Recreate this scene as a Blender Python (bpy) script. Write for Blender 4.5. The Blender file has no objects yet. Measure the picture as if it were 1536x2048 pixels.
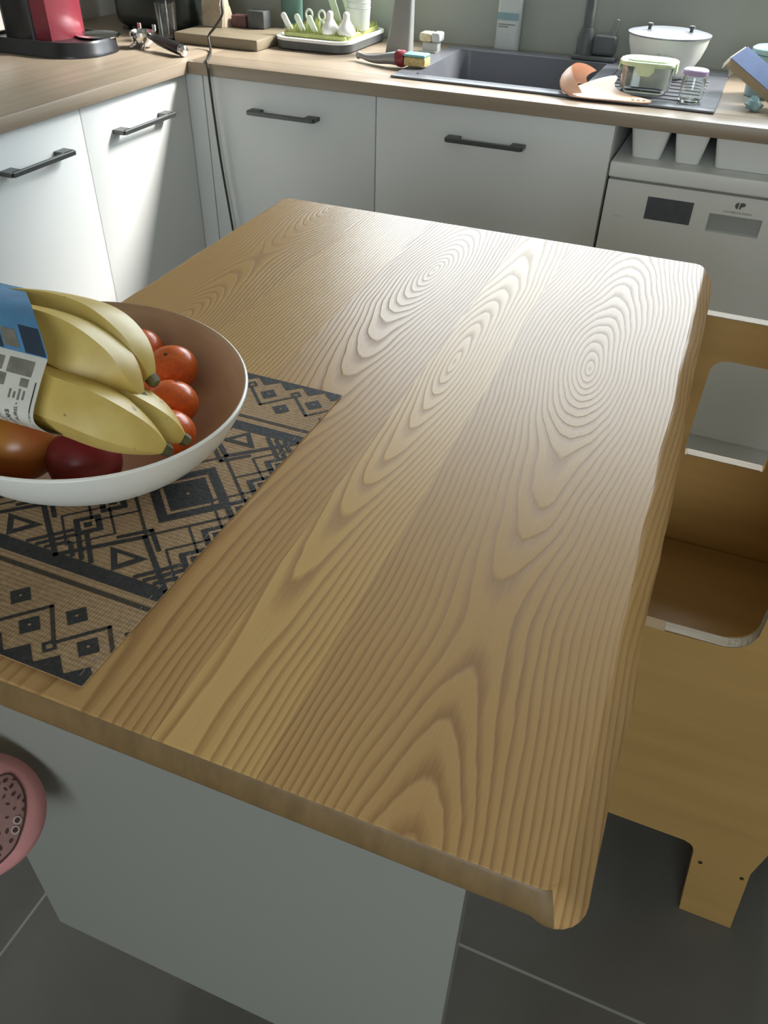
import bpy, bmesh, math, random
from mathutils import Vector, Matrix, noise
random.seed(7)
scene = bpy.context.scene
COL = scene.collection
PI = math.pi

UNIT = .64
# ------------------------------------------------------------------ node helpers
class NT:
    """tiny expression helper over a material's node tree"""
    def __init__(s, name):
        s.m = bpy.data.materials.new(name); s.m.use_nodes = True
        s.t = s.m.node_tree; s.n = s.t.nodes; s.l = s.t.links
        s.b = s.n['Principled BSDF']
    def put(s, sock, v):
        if hasattr(v, 'is_output'): s.l.new(v, sock)
        elif isinstance(v, (tuple, list)):
            sock.default_value = tuple(v) + ((1,) if len(sock.default_value) == 4 and len(v) == 3 else ())
        else: sock.default_value = v
    def math(s, op, a, b=0.0, c=None, clamp=False):
        n = s.n.new('ShaderNodeMath'); n.operation = op; n.use_clamp = clamp
        s.put(n.inputs[0], a); s.put(n.inputs[1], b)
        if c is not None: s.put(n.inputs[2], c)
        return n.outputs[0]
    def coord(s, kind='Object'):
        return s.n.new('ShaderNodeTexCoord').outputs[kind]
    def sep(s, v):
        n = s.n.new('ShaderNodeSeparateXYZ'); s.l.new(v, n.inputs[0]); return n.outputs
    def comb(s, x, y, z):
        n = s.n.new('ShaderNodeCombineXYZ')
        for i, v in enumerate((x, y, z)): s.put(n.inputs[i], v)
        return n.outputs[0]
    def mapping(s, v, scale=(1,1,1), loc=(0,0,0), rot=(0,0,0)):
        n = s.n.new('ShaderNodeMapping'); s.l.new(v, n.inputs['Vector'])
        n.inputs['Scale'].default_value = scale; n.inputs['Location'].default_value = loc; n.inputs['Rotation'].default_value = rot
        return n.outputs[0]
    def noise(s, v, scale=5, detail=3, rough=.5):
        n = s.n.new('ShaderNodeTexNoise'); s.l.new(v, n.inputs['Vector'])
        n.inputs['Scale'].default_value = scale; n.inputs['Detail'].default_value = detail; n.inputs['Roughness'].default_value = rough
        return n.outputs['Fac']
    def ramp(s, f, stops, interp='LINEAR'):
        n = s.n.new('ShaderNodeValToRGB'); s.put(n.inputs[0], f); r = n.color_ramp; r.interpolation = interp
        while len(r.elements) < len(stops): r.elements.new(.5)
        for e, (p, c) in zip(r.elements, stops):
            e.position = p; e.color = tuple(c) + (1,) if len(c) == 3 else c
        return n.outputs[0]
    def mix(s, f, a, b, mode='MIX'):
        n = s.n.new('ShaderNodeMix'); n.data_type = 'RGBA'; n.blend_type = mode
        s.put(n.inputs[0], f); s.put(n.inputs[6], a); s.put(n.inputs[7], b)
        return n.outputs[2]
    def bump(s, h, strength=.2, dist=.002):
        n = s.n.new('ShaderNodeBump'); s.put(n.inputs['Height'], h)
        n.inputs['Strength'].default_value = strength; n.inputs['Distance'].default_value = dist
        s.l.new(n.outputs[0], s.b.inputs['Normal'])

def lin(r, g, b):
    f = lambda c: (c/255/12.92) if c/255 <= .04045 else ((c/255+.055)/1.055)**2.4
    return (f(r), f(g), f(b))

def mat(name, c, rough=.5, metal=0, var=.06, scale=30, bump=0, trans=0, coat=0, ior=1.45, sub=0, stretch=(1,1,1), spec=None):
    k = NT(name); v = k.mapping(k.coord(), stretch); f = k.noise(v, scale, 3)
    a = tuple(max(0, x*(1-var)) for x in c); b = tuple(min(1, x*(1+var)) for x in c)
    k.put(k.b.inputs['Base Color'], k.ramp(f, [(.3, a), (.7, b)]))
    k.put(k.b.inputs['Roughness'], rough); k.put(k.b.inputs['Metallic'], metal)
    k.b.inputs['Transmission Weight'].default_value = trans; k.b.inputs['Coat Weight'].default_value = coat
    k.b.inputs['IOR'].default_value = ior
    if spec is not None: k.b.inputs['Specular IOR Level'].default_value = spec
    if sub:
        k.b.inputs['Subsurface Weight'].default_value = sub; k.b.inputs['Subsurface Radius'].default_value = (.01, .006, .003); k.b.inputs['Subsurface Scale'].default_value = .3
    if bump: k.bump(f, bump, .002)
    return k.m

M = {}
M['white_front'] = mat('white_front', (.78,.79,.77), .42, var=.01, scale=4)
M['white_plastic'] = mat('white_plastic', (.85,.86,.83), .35, var=.01, scale=6)
M['table_leg'] = mat('white_panel_shaded', (.245,.246,.215), .5, var=.01, scale=3)  # white panel; shade of the person standing before it put into the colour
M['white_panel'] = mat('white_panel', (.72,.74,.71), .5, var=.01, scale=3)
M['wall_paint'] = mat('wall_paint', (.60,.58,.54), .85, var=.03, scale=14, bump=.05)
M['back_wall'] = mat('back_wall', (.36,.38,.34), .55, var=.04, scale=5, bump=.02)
M['ceiling_paint'] = mat('ceiling_paint', (.74,.74,.71), .9, var=.02, scale=20)
M['handle_metal'] = mat('handle_metal', (.12,.125,.12), .4, .7, var=.05, scale=60)
M['black_plastic'] = mat('black_plastic', (.025,.025,.027), .3, var=.1, scale=40)
M['dark_grey'] = mat('dark_grey', (.10,.108,.108), .45, var=.1, scale=30)
M['grey_plastic'] = mat('grey_plastic', (.25,.26,.25), .4, var=.06, scale=20)
M['light_grey'] = mat('light_grey', (.5,.53,.53), .35, var=.05, scale=20)
M['sink'] = mat('sink_composite', (.145,.15,.168), .36, var=.12, scale=500, bump=.05)  # black sink, veiling glare lifted into the base colour
M['chrome'] = mat('chrome', (.75,.75,.75), .14, 1, var=.03, scale=30)
M['red_plastic'] = mat('red_gloss', (.24,.035,.05), .32, var=.05, scale=12)
M['red_dark'] = mat('red_brick', (.14,.065,.06), .5, var=.1)
M['lid_grey'] = mat('lid_grey', (.22,.23,.245), .38, .2, var=.04)
M['silver'] = mat('silver_plastic', (.33,.34,.35), .4, .5, var=.04, scale=30)
M['display'] = mat('display', (.10,.11,.125), .25, var=.1, scale=60)
M['logo'] = mat('logo_print', (.12,.13,.12), .5, var=.05)
M['recess'] = mat('recess_grey', (.45,.47,.46), .5, var=.03)
M['ply_edge'] = None
M['lime'] = mat('lime_plastic', (.42,.45,.15), .35, var=.15, scale=80, bump=.3)
M['mint'] = mat('mint_plastic', (.70,.80,.66), .35, var=.05)
M['frost'] = mat('frosted_plastic', (.82,.85,.82), .4, trans=.5, var=.03)
M['nipple'] = mat('white_silicone', (.9,.9,.88), .35, trans=.15, var=.02, sub=.2)
M['glass'] = mat('clear_glass', (.93,.97,.95), .03, trans=1, var=.01)
M['purple'] = mat('lilac_plastic', (.46,.36,.58), .4, var=.05)
M['peach'] = mat('peach_silicone', (.86,.58,.42), .45, var=.03, sub=.15)
M['lid_green'] = mat('pale_green_lid', (.62,.76,.48), .35, var=.04, trans=.1)
M['ceramic'] = mat('white_ceramic', (.72,.73,.68), .25, var=.03, scale=15)
M['teal'] = mat('teal_plastic', (.11,.20,.175), .4, var=.06)
M['teal_light'] = mat('teal_sponge', (.22,.46,.48), .6, var=.08, bump=.3)
M['sponge'] = mat('cream_sponge', (.62,.55,.38), .9, var=.2, scale=160, bump=.6)
M['bristle'] = mat('straw_bristle', (.62,.46,.2), .8, var=.3, scale=200, bump=.6)
M['blue_card'] = mat('blue_card', (.05,.095,.22), .75, var=.1)
M['brown_card'] = mat('brown_card', (.42,.32,.2), .75, var=.1)
M['white_card'] = mat('white_card', (.8,.77,.7), .7, var=.05)
M['aqua'] = mat('aqua_plastic', (.34,.52,.55), .3, var=.1, trans=.3)
M['paper'] = mat('paper_beige', (.42,.34,.25), .8, var=.12, bump=.3)
M['cable'] = mat('cable_rubber', (.045,.045,.035), .5, var=.1)
M['pink'] = mat('pink_fabric', (.62,.27,.26), .8, var=.06, scale=60, bump=.1)
M['print_brown'] = mat('brown_print', (.30,.165,.145), .8, var=.1, scale=60)
M['print_dark'] = mat('dark_print', (.07,.03,.025), .8, var=.2, scale=80)
M['print_pale'] = mat('pale_print', (.5,.4,.36), .8, var=.05)
M['tang'] = mat('tangerine_peel', (.78,.15,.025), .32, var=.12, scale=220, bump=.25, coat=.15)
M['mango'] = None
M['plum'] = mat('dark_red_peel', (.20,.02,.022), .35, var=.3, scale=18)
M['redfruit'] = mat('orange_red_peel', (.60,.08,.02), .35, var=.2, scale=18)
M['stem'] = mat('brown_stem', (.10,.07,.03), .8, var=.3)
M['white_shell'] = mat('white_lacquer', (.86,.86,.80), .33, var=.02, scale=10)
M['jute_black'] = mat('black_ink', (.03,.03,.029), .7, var=.4, scale=300, bump=.3)
M['jute_brown'] = mat('brown_ink', (.055,.042,.028), .75, var=.3, scale=300, bump=.3)
M['label_white'] = mat('label_paper', (.70,.68,.60), .45, var=.03)
M['label_blue'] = mat('label_blue', (.10,.27,.48), .4, var=.12, scale=40)
M['label_navy'] = mat('label_navy', (.035,.055,.085), .4, var=.1)
M['label_grey'] = mat('label_grey', (.22,.21,.17), .5, var=.2, scale=120)
M['label_ink'] = mat('label_ink', (.03,.03,.03), .5, var=.1)
M['bottle_white'] = mat('bottle_white', (.58,.62,.60), .4, var=.04)
M['screw'] = mat('dark_screw', (.06,.045,.02), .5, .5)

def wood_simple(name, a, b, along=0, scale=1., rough=.5, bump=.08, k1=40, k2=2.5):
    k = NT(name); c = k.coord(); sc = [k1*scale]*3; sc[along] = k2*scale
    v = k.mapping(c, sc); f = k.noise(v, 1, 5, .6); w = k.noise(k.mapping(c, (3,3,3)), 1, 2)
    f2 = k.math('ADD', k.math('MULTIPLY', f, .75), k.math('MULTIPLY', w, .25))
    k.put(k.b.inputs['Base Color'], k.ramp(f2, [(.33, a), (.66, b)])); k.put(k.b.inputs['Roughness'], rough)
    k.bump(f, bump, .001); return k.m
M['worktop_x'] = wood_simple('worktop_oak_x', (.29,.225,.16), (.38,.305,.225), 0, rough=.36)
M['worktop_y'] = wood_simple('worktop_oak_y', (.29,.225,.16), (.38,.305,.225), 1, rough=.40)
M['board'] = wood_simple('board_wood', (.19,.155,.10), (.26,.215,.145), 0, rough=.55)
M['ply'] = wood_simple('plywood_face', (.38,.222,.066), (.46,.275,.090), 0, rough=.45, k1=25, k2=2)
M['ply_edge'] = wood_simple('plywood_edge', (.36,.28,.18), (.64,.54,.41), 0, rough=.6, k1=330, k2=8)
M['bowl_wood'] = wood_simple('bamboo_lining', (.54,.38,.25), (.68,.50,.35), 2, scale=1, rough=.4, k1=4, k2=45)

# floor tiles: grout lines measured in the photograph (world axes)
k = NT('floor_tile'); c = k.coord(); s = k.sep(c)
def line(k, v, off, step, w):
    a = k.math('ABSOLUTE', k.math('SUBTRACT', k.math('MODULO', k.math('ADD', v, 100*step-off+step/2), step), step/2))
    return k.math('LESS_THAN', a, w)
g = k.math('MAXIMUM', line(k, s[0], .676, 1.2, .0022), line(k, s[1], -1.459, 1.2, .0022))
f = k.noise(c, 3, 6, .6)
base = k.ramp(f, [(.3, (.105,.098,.084)), (.7, (.15,.142,.122))])
k.put(k.b.inputs['Base Color'], k.mix(g, base, (.30,.30,.26)))
k.put(k.b.inputs['Roughness'], .55); k.bump(k.noise(c, 60, 3), .05); M['floor'] = k.m

# jute weave
k = NT('jute_weave'); c = k.coord(); s = k.sep(c)
wv = k.math('MULTIPLY', k.math('ADD', k.math('SINE', k.math('MULTIPLY', s[0], 2400)), k.math('SINE', k.math('MULTIPLY', s[1], 1500))), .25)
f = k.math('ADD', k.math('MULTIPLY', k.noise(c, 260, 3), .7), k.math('MULTIPLY', wv, .5))
k.put(k.b.inputs['Base Color'], k.ramp(f, [(.1, (.27,.165,.08)), (.7, (.50,.345,.195))])); k.put(k.b.inputs['Roughness'], .85)
k.bump(f, .5, .0012); M['jute'] = k.m

# mango: green-yellow to red
k = NT('mango_peel'); c = k.coord(); f = k.noise(c, 9, 3)
k.put(k.b.inputs['Base Color'], k.ramp(f, [(.38, (.42,.20,.03)), (.62, (.36,.055,.025))])); k.put(k.b.inputs['Roughness'], .3); M['mango'] = k.m

# banana
k = NT('banana_peel'); c = k.coord(); f = k.noise(c, 26, 4, .6); f2 = k.noise(c, 85, 2)
b1 = k.ramp(f, [(.3, (.58,.40,.09)), (.7, (.70,.54,.17))])
spots = k.ramp(f2, [(.715, (1,1,1)), (.76, (.25,.15,.06))])
k.put(k.b.inputs['Base Color'], k.mix(1.0, b1, spots, 'MULTIPLY')); k.put(k.b.inputs['Roughness'], .42); M['banana'] = k.m
k = NT('banana_tip'); c = k.coord(); f = k.noise(c, 60, 3)
k.put(k.b.inputs['Base Color'], k.ramp(f, [(.35, (.035,.028,.012)), (.7, (.16,.14,.04))])); k.put(k.b.inputs['Roughness'], .7); M['banana_tip'] = k.m

# solid ash table top: glued staves with flat-sawn figure
def table_wood():
    k = NT('ash_staves'); c = k.coord(); s = k.sep(c); u, v = k.math('DIVIDE', s[0], UNIT), k.math('DIVIDE', s[1], UNIT)
    W = 1.1; un = k.math('DIVIDE', k.math('ADD', u, .04), W)
    E = [-.04, .235, .395, .62, .737]
    U0 = [.135, .19, .50, .655, .886]           # heart of each stave
    TT = [.52, .66, .40, .82, .46]              # tint
    SD = [.05, .33, .57, .74, .92]              # seed
    C1 = [-.80, -1.9, -.30, -.62, -.54]         # where the flame figures are centred along the stave
    C2 = [.02, .5, -2.4, -2.3, -1.85]
    AM = [.105, .02, .11, .075, .115]              # steepness of the figure
    pos = [(e+.04)/W for e in E]
    def three(a, b, d):
        n = k.n.new('ShaderNodeSeparateColor'); k.l.new(k.ramp(un, list(zip(pos, zip(a, b, d))), 'CONSTANT'), n.inputs[0]); return n.outputs
    p = three([a/1.1 for a in U0], TT, SD); q = three([(a+3)/4 for a in C1], [(a+3)/4 for a in C2], AM)
    u0 = k.math('MULTIPLY', p[0], 1.1); tint = p[1]; sd = k.math('MULTIPLY', p[2], 37.0)
    c1 = k.math('SUBTRACT', k.math('MULTIPLY', q[0], 4.0), 3.0); c2 = k.math('SUBTRACT', k.math('MULTIPLY', q[1], 4.0), 3.0)
    nz = lambda fu, fv, det, sh=0.0: k.math('SUBTRACT', k.noise(k.comb(k.math('MULTIPLY', u, fu), k.math('MULTIPLY', v, fv), k.math('ADD', sd, sh)), 1, det, .5), .5)
    vv = k.math('ADD', v, k.math('MULTIPLY', nz(5, 2.2, 2), .30))
    D = k.math('MULTIPLY', k.math('TANH', k.math('MULTIPLY', k.math('SMOOTH_MIN', k.math('ABSOLUTE', k.math('SUBTRACT', vv, c1)), k.math('ABSOLUTE', k.math('SUBTRACT', vv, c2)), .25), 1.9)), q[2])
    du = k.math('ADD', k.math('ADD', k.math('SUBTRACT', u, u0), k.math('MULTIPLY', nz(2.5, 1.5, 1.5, 4.0), .055)), k.math('MULTIPLY', nz(18, 6, 2, 9.0), .007))
    r = k.math('SQRT', k.math('ADD', k.math('MULTIPLY', du, du), k.math('MULTIPLY', D, D)))
    ph = k.math('ADD', k.math('MULTIPLY', r, 142), k.math('MULTIPLY', nz(60, 10, 2, 2.0), .35))
    fr = k.math('FRACT', ph)
    ring = k.ramp(fr, [(0, (1,1,1)), (.18, (.66,)*3), (.42, (.14,)*3), (.88, (0,0,0)), (1, (1,1,1))])
    amp = k.math('ADD', .45, k.math('MULTIPLY', k.noise(k.comb(k.math('MULTIPLY', u, 7), k.math('MULTIPLY', v, 1.5), sd), 1, 1), .9))
    ring = k.math('MULTIPLY', ring, amp)
    pore = k.noise(k.comb(k.math('MULTIPLY', u, 460), k.math('MULTIPLY', v, 10), 0.0), 1, 3, .6)
    g = k.math('ADD', k.math('MULTIPLY', ring, .55), k.math('MULTIPLY', k.math('MULTIPLY', pore, k.math('ADD', ring, .6)), .55))
    colr = k.ramp(g, [(.12, (.56,.362,.152)), (.55, (.46,.278,.108)), (.98, (.35,.195,.070))])
    tn = k.ramp(tint, [(.3, (.84,.77,.72)), (.55, (.98,.94,.90)), (.85, (1.12,1.10,1.0))])
    k.put(k.b.inputs['Base Color'], k.mix(1.0, colr, tn, 'MULTIPLY'))
    k.put(k.b.inputs['Roughness'], k.math('ADD', .28, k.math('MULTIPLY', g, .16)))
    k.b.inputs['Specular IOR Level'].default_value = .37
    fine = k.noise(k.comb(k.math('MULTIPLY', u, 500), k.math('MULTIPLY', v, 160), 0.0), 1, 2, .6)
    k.bump(k.math('ADD', k.math('MULTIPLY', g, -1.0), k.math('MULTIPLY', fine, .25)), .25, .0010)
    return k.m
M['table'] = table_wood()
M['shaded_end_grain'] = wood_simple('ash_end_grain_shaded', (.15,.09,.032), (.22,.135,.05), 2, rough=.5, k1=90, k2=25)  # end grain, darkened further for the shade on the near end

# ------------------------------------------------------------------ mesh helpers
class MB:
    def __init__(s): s.bm = bmesh.new(); s.mi = 0
    def _fin(s, verts, bevel=0, seg=2):
        fs = {f for v in verts for f in v.link_faces}
        for f in fs: f.material_index = s.mi
        if bevel:
            es = {e for v in verts for e in v.link_edges}
            r = bmesh.ops.bevel(s.bm, geom=list(es), offset=bevel, segments=seg, affect='EDGES', profile=.5, clamp_overlap=True)
            for f in r['faces']: f.material_index = s.mi
        return s
    def box(s, lo, hi, bevel=0, seg=2, M4=None):
        lo = Vector(lo); hi = Vector(hi); c = (lo+hi)/2; d = hi-lo
        m = Matrix.Translation(c) @ Matrix.Diagonal((*d, 1))
        if M4 is not None: m = M4 @ m
        r = bmesh.ops.create_cube(s.bm, size=1, matrix=m)
        return s._fin(r['verts'], bevel, seg)
    def face(s, pts):
        vs = [s.bm.verts.new(p) for p in pts]; f = s.bm.faces.new(vs); f.material_index = s.mi; return f
    def prism(s, pts, d, bevel=0, seg=2):
        """closed planar outline (3-D points, any plane) pushed along vector d"""
        d = Vector(d); a = [s.bm.verts.new(Vector(p)) for p in pts]; b = [s.bm.verts.new(Vector(p)+d) for p in pts]
        n = len(pts); fs = [s.bm.faces.new(a[::-1]), s.bm.faces.new(b)]
        for i in range(n): fs.append(s.bm.faces.new((a[i], a[(i+1) % n], b[(i+1) % n], b[i])))
        for f in fs: f.material_index = s.mi
        if bevel:
            es = [e for f in fs[:2] for e in f.edges]
            r = bmesh.ops.bevel(s.bm, geom=es, offset=bevel, segments=seg, affect='EDGES', profile=.5, clamp_overlap=True)
            for f in r['faces']: f.material_index = s.mi
        return s
    def lathe(s, prof, c=(0,0,0), n=48, axis=None, sx=1., sy=1., rot=0., closed=False):
        """profile of (r, z) about the vertical (or a matrix) at c"""
        m = Matrix.Translation(Vector(c))
        if axis is not None: m = m @ axis
        rings = []
        for r, z in prof:
            if r < 1e-6: rings.append([s.bm.verts.new(m @ Vector((0, 0, z)))]); continue
            R = []
            for i in range(n):
                a = 2*PI*i/n; x, y = r*math.cos(a)*sx, r*math.sin(a)*sy
                x, y = x*math.cos(rot)-y*math.sin(rot), x*math.sin(rot)+y*math.cos(rot)
                R.append(s.bm.verts.new(m @ Vector((x, y, z))))
            rings.append(R)
        pairs = list(zip(rings, rings[1:])) + ([(rings[-1], rings[0])] if closed else [])
        for A, B in pairs:
            for i in range(n):
                j = (i+1) % n
                if len(A) == 1 and len(B) == 1: continue
                if len(A) == 1: f = s.bm.faces.new((A[0], B[i], B[j]))
                elif len(B) == 1: f = s.bm.faces.new((A[i], A[j], B[0]))
                else: f = s.bm.faces.new((A[i], A[j], B[j], B[i]))
                f.material_index = s.mi
        return s
    def tube(s, pts, r, n=10, sect=None, cap=True, up=(0,0,1)):
        """sweep; r a number or a list; sect = unit outline list"""
        pts = [Vector(p) for p in pts]; N = len(pts)
        rr = r if isinstance(r, (list, tuple)) else [r]*N
        sect = sect or [(math.cos(2*PI*i/n), math.sin(2*PI*i/n)) for i in range(n)]
        n = len(sect); rings = []; up = Vector(up); prev = None
        for i, p in enumerate(pts):
            t = (pts[min(i+1, N-1)]-pts[max(i-1, 0)]).normalized()
            a = t.cross(up)
            if a.length < 1e-4: a = t.cross(Vector((1,0,0)))
            a.normalize()
            if prev is not None and a.dot(prev) < 0 and n > 6 and sect is None: a = -a
            prev = a; b = a.cross(t)
            rings.append([s.bm.verts.new(p+(a*x+b*y)*rr[i]) for x, y in sect])
        for A, B in zip(rings, rings[1:]):
            for i in range(n):
                f = s.bm.faces.new((A[i], A[(i+1) % n], B[(i+1) % n], B[i])); f.material_index = s.mi
        if cap:
            for R in (rings[0][::-1], rings[-1]): f = s.bm.faces.new(R); f.material_index = s.mi
        return s
    def ball(s, c, r, sc=(1,1,1), rot=None, n=32, fn=None):
        m = Matrix.Translation(Vector(c)) @ (rot or Matrix()) @ Matrix.Diagonal((*sc, 1))
        q = bmesh.ops.create_uvsphere(s.bm, u_segments=n, v_segments=n//2, radius=r)
        for v in q['verts']:
            if fn: v.co = Vector(fn(v.co))
            v.co = m @ v.co
        return s._fin(q['verts'])
    def build(s, name, mats, parent=None, origin=(0,0,0), smooth=38, sub=0):
        if not isinstance(mats, (list, tuple)): mats = [mats]
        bmesh.ops.recalc_face_normals(s.bm, faces=s.bm.faces)
        lim = math.radians(smooth)
        for f in s.bm.faces: f.smooth = len(f.verts) <= 8
        for e in s.bm.edges:
            e.smooth = not (len(e.link_faces) != 2 or e.calc_face_angle(0) > lim or any(len(f.verts) > 8 for f in e.link_faces))
        me = bpy.data.meshes.new(name)
        if parent is not None: inv = WM[parent.name].inverted(); wm = WM[parent.name]
        else: origin = XF @ Vector(origin); wm = Matrix.Translation(origin); inv = wm.inverted()
        s.bm.transform(inv @ XF); s.bm.to_mesh(me); s.bm.free()
        for m in mats: me.materials.append(m)
        o = bpy.data.objects.new(name, me); COL.objects.link(o)
        if parent is not None: o.parent = parent
        else: o.location = origin
        WM[o.name] = wm
        if sub:
            d = o.modifiers.new('sub', 'SUBSURF'); d.levels = sub; d.render_levels = sub
        return o
WM = {}
# the table and what lies on it are written down in plan units of 0.64 m, with their own zero point
SHIFT = Vector((.502956,-.728627,.478181))
PLAN = Matrix.Translation(SHIFT) @ Matrix.Scale(UNIT, 4)
XF = Matrix()
def tag(o, label=None, cat=None, group=None, kind=None):
    if label: o['label'] = label
    if cat: o['category'] = cat
    if group: o['group'] = group
    if kind: o['kind'] = kind
    return o
def thing(name, loc, label, cat, group=None, rz=0, floor=False):
    loc = XF @ Vector(loc)
    if floor: loc.z = 0
    o = bpy.data.objects.new(name, None); COL.objects.link(o); o.empty_display_size = .05
    o.location = loc; o.rotation_euler = (0, 0, rz)
    WM[o.name] = Matrix.Translation(Vector(loc)) @ Matrix.Rotation(rz, 4, 'Z')
    return tag(o, label, cat, group)
def spline(pts, n=10):
    P = [Vector(p) for p in pts]; P = [P[0]*2-P[1]] + P + [P[-1]*2-P[-2]]; out = []
    for i in range(1, len(P)-2):
        for j in range(n):
            t = j/n; a, b, c, d = P[i-1:i+3]
            out.append(.5*((2*b)+(c-a)*t+(2*a-5*b+4*c-d)*t*t+(3*b-a-3*c+d)*t**3))
    return out + [P[-2]]
def rrect(x0, x1, y0, y1, r, n=6):
    rs = r if isinstance(r, (list, tuple)) else [r]*4; out = []
    for (cx, cy, a, q) in ((x1, y1, 0, 0), (x0, y1, 90, 1), (x0, y0, 180, 2), (x1, y0, 270, 3)):
        R = rs[q]; px = cx-R if cx == x1 else cx+R; py = cy-R if cy == y1 else cy+R
        for i in range(n+1):
            t = math.radians(a+90*i/n); out.append((px+R*math.cos(t), py+R*math.sin(t)))
    return out
def text_mesh(body, size):
    cu = bpy.data.curves.new('t', 'FONT'); cu.body = body; cu.size = size; cu.resolution_u = 3
    cu.align_x = 'CENTER'; cu.align_y = 'CENTER'
    o = bpy.data.objects.new('t', cu); COL.objects.link(o)
    dg = bpy.context.evaluated_depsgraph_get(); me = bpy.data.meshes.new_from_object(o.evaluated_get(dg))
    vs = [tuple(v.co) for v in me.vertices]; fs = [tuple(p.vertices) for p in me.polygons]
    bpy.data.objects.remove(o); bpy.data.curves.remove(cu); bpy.data.meshes.remove(me)
    return vs, fs
def add_text(mb, body, size, fn):
    vs, fs = text_mesh(body, size); V = [mb.bm.verts.new(fn(x, y)) for x, y, z in vs]
    for f in fs:
        try: q = mb.bm.faces.new([V[i] for i in f]); q.material_index = mb.mi
        except ValueError: pass

# ------------------------------------------------------------------ the room
CT = .90; TH = .0304
YW = .625; XL = -.66; XR = 3.3; YF = -4.2; HC = 2.5
def struct(mb, name, m): return tag(mb.build(name, m), kind='structure')
struct(MB().box((XL-.1, YF-.1, -.1), (XR+.1, YW+.1, 0)), 'floor', M['floor'])
struct(MB().box((XL-.1, YF-.1, HC), (XR+.1, YW+.2, HC+.1)), 'ceiling', M['ceiling_paint'])
WX0, WX1, WZ0, WZ1 = .10, 2.15, 1.10, 2.25
w = MB()
w.box((XL-.1, YW, 0), (WX0, YW+.12, HC)); w.box((WX1, YW, 0), (XR+.1, YW+.12, HC))
w.box((WX0, YW, 0), (WX1, YW+.12, WZ0)); w.box((WX0, YW, WZ1), (WX1, YW+.12, HC))
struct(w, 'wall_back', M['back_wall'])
struct(MB().box((XL-.1, YF, 0), (XL, YW, HC)), 'wall_left', M['wall_paint'])
# unseen window opening added behind the photographer for fill light
DX0, DX1, DZ0, DZ1 = 1.0, 2.5, .9, 2.1
w = MB(); w.box((XL-.1, YF-.1, 0), (DX0, YF, HC)); w.box((DX1, YF-.1, 0), (XR+.1, YF, HC)); w.box((DX0, YF-.1, DZ1), (DX1, YF, HC)); w.box((DX0, YF-.1, 0), (DX1, YF, DZ0))
struct(w, 'wall_front', M['wall_paint'])
struct(MB().box((XR, YF, 0), (XR+.1, YW, HC)), 'wall_right', M['wall_paint'])
def frame(name, x0, x1, z0, z1, y, t=.05, mull=True):
    f = MB(); d = .05
    f.box((x0, y, z0), (x0+t, y+d, z1), .004); f.box((x1-t, y, z0), (x1, y+d, z1), .004)
    f.box((x0+t, y, z1-t), (x1-t, y+d, z1), .004); f.box((x0+t, y, z0), (x1-t, y+d, z0+t), .004)
    if mull: f.box(((x0+x1)/2-t/2, y, z0+t), ((x0+x1)/2+t/2, y+d, z1-t), .004)
    return struct(f, name, M['white_plastic'])
frame('window_1', WX0, WX1, WZ0, WZ1, YW+.06, t=.03, mull=False)
frame('fill_window', DX0, DX1, DZ0, DZ1, YF-.08)  # frame of the added fill opening, out of view

# ------------------------------------------------------------------ fitted kitchen
def bar_handle(parent, a, b, out):
    """slim bar with two slanted feet; a,b end points on the bar, out = direction to the room"""
    a, b, out = Vector(a), Vector(b), Vector(out); h = MB(); t = (b-a).normalized()
    z = Vector((0,0,1)); hw = .005; hh = .005
    for s_, e in ((1, a), (-1, b)):
        q = e + t*s_*.022
        o0 = e - out*.032
        h.prism([o0-z*hh, o0+t*s_*.034-z*hh, q+t*s_*.012-z*hh, e-z*hh], (0,0,2*hh), .001, 1)
    h.prism([a+t*.004-out*hw-z*hh, b-t*.004-out*hw-z*hh, b-t*.004+out*hw-z*hh, a+t*.004+out*hw-z*hh], (0,0,2*hh), .001, 1)
    return h.build('handle', M['handle_metal'], parent)

FZ0, FZ1 = .10, CT-TH-.004
# left run (fronts look towards +x)
def left_unit(y0, y1, ha, hb, label):
    t = thing('base_cabinet', (-.3, (y0+y1)/2, 0), label, 'cabinet', 'white base cabinets of the kitchen')
    MB().box((XL+.005, y0+.001, .10), (-.042, y1-.001, CT-TH-.001)).build('carcass', M['white_panel'], t)
    MB().box((XL+.05, y0+.001, 0), (-.09, y1-.001, .10)).build('plinth', M['white_panel'], t)
    d = MB().box((-.040, y0+.0015, FZ0), (-.02, y1-.0015, FZ1), .0012, 2).build('door', M['white_front'], t)
    h = bar_handle(d, (.012, ha, .792), (.012, hb, .792), (1,0,0)); h['label'] = 'dark metal bar handle'
left_unit(-.4216, .016, -.32, -.097, 'white cabinet of the left run next to the inner corner, half sunlit, under the portafilter')
left_unit(-.80, -.4216, -.701, -.498, 'brightly lit white cabinet at the left edge, behind the bunch of bananas')
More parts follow.
